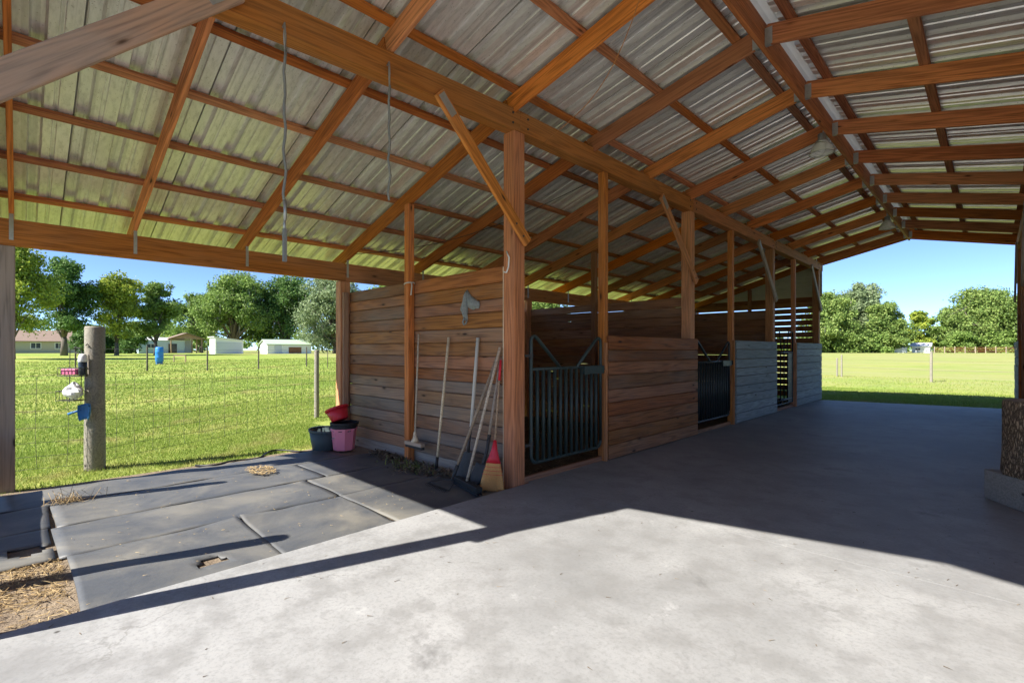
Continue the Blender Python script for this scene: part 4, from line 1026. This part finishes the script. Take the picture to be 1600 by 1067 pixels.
# ------------------------------------------------------------------ far buildings
def frame_at(u, d, turn):
    x, y = polar(u, d); m = Matrix.Translation((x, y, float(ground_z(x, y)) - .05)) @ Matrix.Rotation(YAW + R(turn), 4, 'Z'); return m
def building(name, u, d, turn, w, dep, h, roofh, wall, roof, label, cat, openings=(), ridge='x', over=.3, mono=False):
    """local x runs along the face seen from the barn, -y faces the barn"""
    m = frame_at(u, d, turn); t = bpy.data.objects.new(name, None); link(t, None, m); tag(t, label, cat)
    mb = MB(); hw, hd = w/2, dep/2
    if mono:
        mb.add([(-hw,-hd,0),(hw,-hd,0),(hw,hd,0),(-hw,hd,0),(-hw,-hd,h+roofh),(hw,-hd,h),(hw,hd,h),(-hw,hd,h+roofh)], [[0,3,2,1],[0,1,5,4],[1,2,6,5],[2,3,7,6],[3,0,4,7],[4,5,6,7]])
        mb.build('wall', wall, t, m)
        e = over; k = roofh/w
        mb = MB(); z0, z1 = h+roofh+e*k+.03, h-e*k+.03
        mb.add([(-hw-e,-hd-e,z0),(hw+e,-hd-e,z1),(hw+e,hd+e,z1),(-hw-e,hd+e,z0),(-hw-e,-hd-e,z0+.12),(hw+e,-hd-e,z1+.12),(hw+e,hd+e,z1+.12),(-hw-e,hd+e,z0+.12)], [[3,2,1,0],[4,5,6,7],[0,1,5,4],[1,2,6,5],[2,3,7,6],[3,0,4,7]])
        mb.build('roof', roof, t, m)
    else:
        if ridge == 'x':
            v = [(-hw,-hd,0),(hw,-hd,0),(hw,hd,0),(-hw,hd,0),(-hw,-hd,h),(hw,-hd,h),(hw,hd,h),(-hw,hd,h),(-hw,0,h+roofh),(hw,0,h+roofh)]
            f = [[0,3,2,1],[0,1,5,4],[2,3,7,6],[1,2,6,9,5],[3,0,4,8,7],[4,5,9,8],[6,7,8,9]]
        else:
            v = [(-hw,-hd,0),(hw,-hd,0),(hw,hd,0),(-hw,hd,0),(-hw,-hd,h),(hw,-hd,h),(hw,hd,h),(-hw,hd,h),(0,-hd,h+roofh),(0,hd,h+roofh)]
            f = [[0,3,2,1],[1,2,6,5],[3,0,4,7],[0,1,5,8,4],[2,3,7,9,6],[5,6,9,8],[7,4,8,9]]
        mb.add(v, f); mb.build('wall', wall, t, m)
        mb = MB(); e = over
        if ridge == 'x':
            k = roofh/hd
            for sg in (-1, 1): 
                a = [(-hw-e, sg*(hd+e), h-e*k+.04), (hw+e, sg*(hd+e), h-e*k+.04), (hw+e, 0, h+roofh+.04), (-hw-e, 0, h+roofh+.04)]
                mb.add(a + [(x_,y_,z_+.12) for x_,y_,z_ in a], [[3,2,1,0],[4,5,6,7],[0,1,5,4],[1,2,6,5],[2,3,7,6],[3,0,4,7]])
        else:
            k = roofh/hw
            for sg in (-1, 1):
                a = [(sg*(hw+e), -hd-e, h-e*k+.04), (sg*(hw+e), hd+e, h-e*k+.04), (0, hd+e, h+roofh+.04), (0, -hd-e, h+roofh+.04)]
                mb.add(a + [(x_,y_,z_+.12) for x_,y_,z_ in a], [[3,2,1,0],[4,5,6,7],[0,1,5,4],[1,2,6,5],[2,3,7,6],[3,0,4,7]])
        o = mb.build('roof', roof, t, m); bm_fix(o.data)
    for (kind, x0, x1, z0, z1, mt) in openings:
        mb = MB(); mb.box((x0, -hd-.05, z0), (x1, -hd+.02, z1)); o = mb.build(kind, mt, t, m)
        if kind == 'window':
            mb = MB(); e = .12
            for (a0, a1, b0, b1) in ((x0-e,x0,z0-e,z1+e),(x1,x1+e,z0-e,z1+e),(x0,x1,z0-e,z0),(x0,x1,z1,z1+e),((x0+x1)/2-.04,(x0+x1)/2+.04,z0,z1)): mb.box((a0,-hd-.09,b0),(a1,-hd-.03,b1))
            mb.build('frame', M['white'], o, m)
    return t
building('house', 52, 96, 43, 15, 8, 2.5, 1.9, M['tan'], M['roof_brown'], 'tan house with brown shingle roof beyond the left pasture', 'house', [('window',-.2,1.1,1.0,2.0,M['window']),('window',3.2,4.2,1.0,2.0,M['window'])], over=.6)
building('blue_shaded_shed', 250, 97, 44, 7.4, 5, 2.5, .5, M['blue_shade'], M['white'], 'metal shed with bluish shade in its wall colour and dark doorway beside the pole barn', 'shed', [('door',1.0,2.4,0,1.9,M['window']),('window',-2.4,-1.2,1.1,1.8,M['window'])], over=.15)
pb_m = frame_at(288, 99, 44); t = bpy.data.objects.new('pole_barn', None); link(t, None, pb_m); tag(t, 'small open pole barn with brown gable roof and white back wall', 'barn')
for xx in (-2.6, 0.9, 2.6):
    for yy in (-2.2, 2.2):
        mb = MB(); mb.box((xx-.11, yy-.11, -.1), (xx+.11, yy+.11, 2.9)); mb.build('post', M['handle_dark'], t, pb_m)
mb = MB(); mb.box((-2.5, 2.0, 0), (1.6, 2.1, 2.8)); mb.build('back_wall', M['white'], t, pb_m)
mb = MB()
for sg in (-1, 1):
    a = [(sg*3.1, -2.8, 2.8), (sg*3.1, 2.8, 2.8), (0, 2.8, 4.0), (0, -2.8, 4.0)]
    mb.add(a + [(x_,y_,z_+.12) for x_,y_,z_ in a], [[3,2,1,0],[4,5,6,7],[0,1,5,4],[1,2,6,5],[2,3,7,6],[3,0,4,7]])
o = mb.build('roof', M['roof_brown'], t, pb_m); bm_fix(o.data)
mb = MB(); mb.add([(-2.9,-2.3,2.86),(2.9,-2.3,2.86),(0,-2.3,3.96),(-2.9,-2.25,2.86),(2.9,-2.25,2.86),(0,-2.25,3.96)], [[0,1,2],[5,4,3],[0,3,4,1],[1,4,5,2],[2,5,3,0]]); mb.build('gable', M['handle_dark'], t, pb_m)
building('white_shed', 354, 84, 46, 4.3, 3.2, 2.2, .55, M['white'], M['white'], 'tall white garden shed with sloping roof beyond the left pasture', 'shed', [('door',-1.9,1.9,.05,2.0,M['greyshade'])], mono=True, over=.25)  # the wide door panel carries the front's shade in its colour
building('low_shed', 447, 88, 45, 7.6, 3.6, 1.65, .75, M['white'], M['roof_green'], 'long low white shed with green roof beyond the left pasture', 'shed', [('opening_shade',-.2,2.0,.1,1.2,M['inner']),('door',-2.6,-1.4,.05,1.5,M['greyshade'])], over=.25)  # the opening is a dark panel painting the shade inside
building('white_cottage', 1440, 107, -45, 3.0, 3, 1.5, .6, M['white'], M['greyshade'], 'small white cottage half hidden under the far oaks', 'cottage', [('window',-.9,-.1,.6,1.1,M['window'])])
building('white_trailer', 1400, 106, -45, 3.6, 2.0, 1.0, .25, M['white'], M['greyshade'], 'white trailer parked under the far oaks', 'trailer', [('window',-1.2,-.3,.45,.8,M['window'])], over=.05)
# ------------------------------------------------------------------ trees
def leaves(cent, rad, per, size, rs, flat=.75, droop=0.):
    """quads scattered through clumps; returns verts (n*4,3)"""
    n = len(cent)*per
    c = np.repeat(cent, per, 0); r = np.repeat(rad, per)[:, None]
    d = rs.normal(size=(n, 3)); d /= np.linalg.norm(d, axis=1, keepdims=True) + 1e-9
    k = rs.uniform(.25, 1, (n, 1))**.6
    p = c + d*k*r*np.array([1, 1, flat]); p[:, 2] -= droop*k[:, 0]*r[:, 0]*(rs.rand(n))
    nm = rs.normal(size=(n, 3))*.75 + d*.5 + np.array([0, 0, .55]); nm /= np.linalg.norm(nm, axis=1, keepdims=True)
    t = rs.normal(size=(n, 3)); t -= nm*(t*nm).sum(1, keepdims=True); t /= np.linalg.norm(t, axis=1, keepdims=True) + 1e-9
    b = np.cross(nm, t); s = size*rs.uniform(.55, 1.35, (n, 1))
    v = np.empty((n, 4, 3)); v[:,0] = p - t*s; v[:,1] = p + b*s*.55 - t*s*.1; v[:,2] = p + t*s; v[:,3] = p - b*s*.55 + t*s*.1
    return v.reshape(-1, 3)
def tree(name, u, d, H, Rc, base, mat, label, cat, seed, clumps=150, per=80, size=.26, moss=0, group=None, trunk=.3, lean=(0, 0), flat=1., hole=0.):
    x, y = polar(u, d); gz = float(ground_z(x, y)) - .05; rs = np.random.RandomState(seed)
    t = empty(name, (x, y, gz), label, cat, group)
    # crown: clumps in lobes round a handful of main limbs
    clumps = int(clumps*1.6); per = int(per*1.15); size *= .8; nl = max(7, int(clumps/12)); lobes = []
    for i in range(nl):
        a = 2*np.pi*(i*.618 + rs.uniform(-.06, .06)); e = rs.uniform(0, 1)
        rr = Rc*(.20 + .54*rs.rand())*math.sqrt(max(.05, 1 - (e*.98)**2.2))
        zc = H*(base + (1-base)*(.08 + .84*e))
        lobes.append((rr*math.cos(a) + lean[0]*e, rr*math.sin(a) + lean[1]*e, zc, Rc*rs.uniform(.30, .48)))
    lobes.append((lean[0], lean[1], H*.86, Rc*.36)); lobes.append((lean[0], lean[1], H*.68, Rc*.42))
    lobes = np.array(lobes)
    ci = rs.randint(0, len(lobes), clumps); dv = rs.normal(size=(clumps, 3)); dv /= np.linalg.norm(dv, axis=1, keepdims=True)
    cc = lobes[ci, :3] + dv*lobes[ci, 3:4]*rs.uniform(.35, 1.05, (clumps, 1))*np.array([1, 1, .8*flat])
    cc[:, 2] = np.clip(cc[:, 2], H*base*.8, H*1.0)
    cr = Rc*rs.uniform(.11, .23, clumps) + .15
    v = leaves(cc, cr, per, size, rs)
    # ragged outliers
    v2 = leaves(cc + rs.normal(size=(clumps, 3))*Rc*.07, cr*1.12, max(5, per//8), size*.9, rs)
    v = np.vstack([v, v2]); n = len(v)//4
    obj('crown', mesh_np('crown', v, np.arange(n*4).reshape(n, 4), mat), t, Matrix.Translation((x, y, gz)))
    mb = MB(); fork = H*max(.10, base*.75)
    nst = 1 if trunk > .25 else 2
    mb.tube([(0,0,-.2), (.05,.02,fork*.5), (lean[0]*.1, lean[1]*.1, fork)], [trunk*1.25, trunk, trunk*.8], 9)
    for L in lobes:
        e = Vector(L[:3]); m1 = Vector((e.x*.35 + rs.uniform(-.3,.3), e.y*.35 + rs.uniform(-.3,.3), fork + (e.z-fork)*.5))
        r0 = trunk*rs.uniform(.35, .6)
        mb.tube([(lean[0]*.1, lean[1]*.1, fork*.9), m1, e], [r0, r0*.6, r0*.18], 6)
    for k in range(0, clumps, 3):
        L = lobes[ci[k]]; e = Vector(cc[k]); mb.tube([Vector(L[:3]), (Vector(L[:3]) + e)/2 + Vector((0,0,.1)), e], [trunk*.14, trunk*.09, trunk*.04], 4)
    mb.build('trunk', M['bark'], t, Matrix.Translation((x, y, gz)), smooth=True)
    if moss:
        pick = rs.randint(0, clumps, moss); v = []
        for k in pick:
            p = cc[k] + rs.normal(size=3)*cr[k]*.6; ln = rs.uniform(.6, 2.0); w = rs.uniform(.05, .16)
            if p[2] - ln < 1.2: continue
            a = rs.uniform(0, 6.28); dx, dy = math.cos(a)*w, math.sin(a)*w
            v += [(p[0]-dx, p[1]-dy, p[2]), (p[0]+dx, p[1]+dy, p[2]), (p[0]+dx*.4, p[1]+dy*.4, p[2]-ln*.6), (p[0], p[1], p[2]-ln)]
        n = len(v)//4; o = obj('moss', mesh_np('moss', np.array(v), np.arange(n*4).reshape(n, 4), M['moss']), t, Matrix.Translation((x, y, gz))); o['kind'] = 'stuff'
    return t
GL, GO, GR = 'trees beyond the left pasture', 'moss hung oaks beyond the sheds', 'trees beyond the far pasture'
tree('leafy_tree', 18, 48, 11.4, 4.6, .22, M['leaf_yel'], 'yellow-green leafy tree just outside the grey corner post', 'tree', 1, 150, 90, .17, group=GL, trunk=.26)
tree('leafy_tree', 100, 62, 12.6, 4.2, .25, M['leaf_dark'], 'tall dark green tree with forked trunk in front of the tan house', 'tree', 2, 130, 90, .20, group=GL, trunk=.34)
tree('leafy_tree', 182, 66, 10.9, 3.9, .22, M['leaf_yel'], 'yellow-green tree behind the thick fence post with the wire caddy', 'tree', 3, 120, 90, .20, group=GL, trunk=.24)
tree('leafy_tree', 243, 70, 10.2, 3.4, .25, M['leaf_oak'], 'slender green tree beside the bluish-shaded shed', 'tree', 4, 90, 90, .20, group=GL, trunk=.24)
for k, (u, d, H, Rc) in enumerate(((142, 84, 4.6, 3.6), (178, 88, 4.2, 3.6), (212, 86, 4.6, 3.4))):
    tree('evergreen_shrub', u, d, H, Rc, .02, M['leaf_dark'], ['dark evergreen hedge shrub next to the tan house', 'dark evergreen hedge shrub in the middle of the hedge behind the caddy post', 'dark evergreen hedge shrub next to the bluish-shaded shed'][k], 'shrub', 20+k, 70, 80, .22, group='hedge shrubs by the blue shed', trunk=.15)
tree('live_oak', 314, 116, 14.6, 6.2, .15, M['leaf_oak'], 'live oak rising behind the pole barn', 'tree', 5, 130, 90, .30, 90, GO, .45)
tree('live_oak', 366, 110, 18.2, 9.5, .18, M['leaf_oak'], 'tallest live oak behind the tall white shed, hung with moss', 'tree', 6, 230, 90, .32, 380, GO, .8)
tree('live_oak', 447, 118, 18.6, 9.5, .16, M['leaf_dark'], 'dark live oak behind the low green-roofed shed, hung with moss', 'tree', 7, 220, 90, .32, 300, GO, .75)
tree('live_oak', 524, 92, 13.6, 7.4, .12, M['leaf_grey'], 'silvery grey-green oak beside the slender eave post', 'tree', 8, 210, 90, .26, 120, GO, .5)
tree('live_oak', 605, 100, 14.2, 7.0, .12, M['leaf_oak'], 'oak seen over the low end of the tool wall', 'tree', 9, 150, 80, .3, 60, GO, .5)
tree('live_oak', 850, 92, 12.0, 8.0, .10, M['leaf_bright'], 'oak seen over the back wall of the first stall', 'tree', 10, 150, 80, .3, 0, GO, .5)
tree('live_oak', 1296, 106, 12.4, 7.2, .05, M['leaf_bright'], 'broad bright oak beside the last grey stall front', 'tree', 11, 200, 90, .30, 30, GR, .5)
tree('live_oak', 1346, 112, 15.4, 6.0, .06, M['leaf_grey'], 'tall grey-green oak with twiggy top beyond the far pasture', 'tree', 12, 170, 90, .30, 60, GR, .5)
tree('live_oak', 1380, 107, 11.4, 5.6, .04, M['leaf_bright'], 'low rounded bright oak left of the small yellow-green tree', 'tree', 13, 180, 90, .30, 20, GR, .45)
tree('leafy_tree', 1436, 116, 9.6, 3.6, .14, M['leaf_yel'], 'small yellow-green tree over the white cottage', 'tree', 14, 100, 90, .28, 0, GR, .35)
tree('live_oak', 1484, 120, 10.6, 4.6, .10, M['leaf_bright'], 'green oak between the yellow-green tree and the broad pale oak', 'tree', 15, 130, 90, .30, 40, GR, .4)
tree('live_oak', 1534, 110, 14.0, 8.6, .05, M['leaf_bright'], 'broadest pale oak behind the rail fence', 'tree', 16, 230, 90, .30, 40, GR, .6)
tree('pine_tree', 1548, 132, 17.2, 6.0, .45, M['leaf_dark'], 'dark tree top rising behind the broad pale oak', 'tree', 17, 80, 80, .28, 0, GR, .4)
tree('live_oak', 1592, 108, 12.4, 7.0, .06, M['leaf_oak'], 'oak half hidden by the right-hand stall posts', 'tree', 18, 160, 80, .30, 30, GR, .5)
for k, (u, d, H, Rc) in enumerate(((1320, 104, 4.5, 4.5), (1362, 103, 4.0, 4.2), (1500, 106, 4.2, 4.4), (1560, 105, 4.2, 4.4))):
    tree('undergrowth_shrub', u, d, H, Rc, .0, M['leaf_oak'], ['low green shrub under the broad bright oak by the last stall front', 'low green shrub under the tall twiggy grey-green oak', 'low green shrub left of the rail fence, under the green oak', 'low green shrub behind the rail fence, under the broad pale oak'][k], 'shrub', 40+k, 60, 80, .26, group='shrubs under the far oaks', trunk=.12)
# the wood that closes the view all round
rs = np.random.RandomState(77); n = 2100; uu = rs.uniform(-R(175), R(120), n); dd = rs.uniform(150, 230, n); hh = rs.uniform(.5, 1, n)**.7*(8 + 4*np.sin(uu*9)+2*np.sin(uu*31))
cx_, cy_ = -np.sin(YAW - uu)*dd, np.cos(YAW - uu)*dd
cen = np.stack([cx_, cy_, .8 + hh*rs.uniform(.15, 1, n)], -1)
v = leaves(cen, rs.uniform(1.6, 3.2, n), 46, .75, rs); n = len(v)//4
o = obj('far_wood', mesh_np('far_wood', v, np.arange(n*4).reshape(n, 4), M['leaf_oak'])); tag(o, 'distant wood closing off the fields', 'wood', kind='stuff')
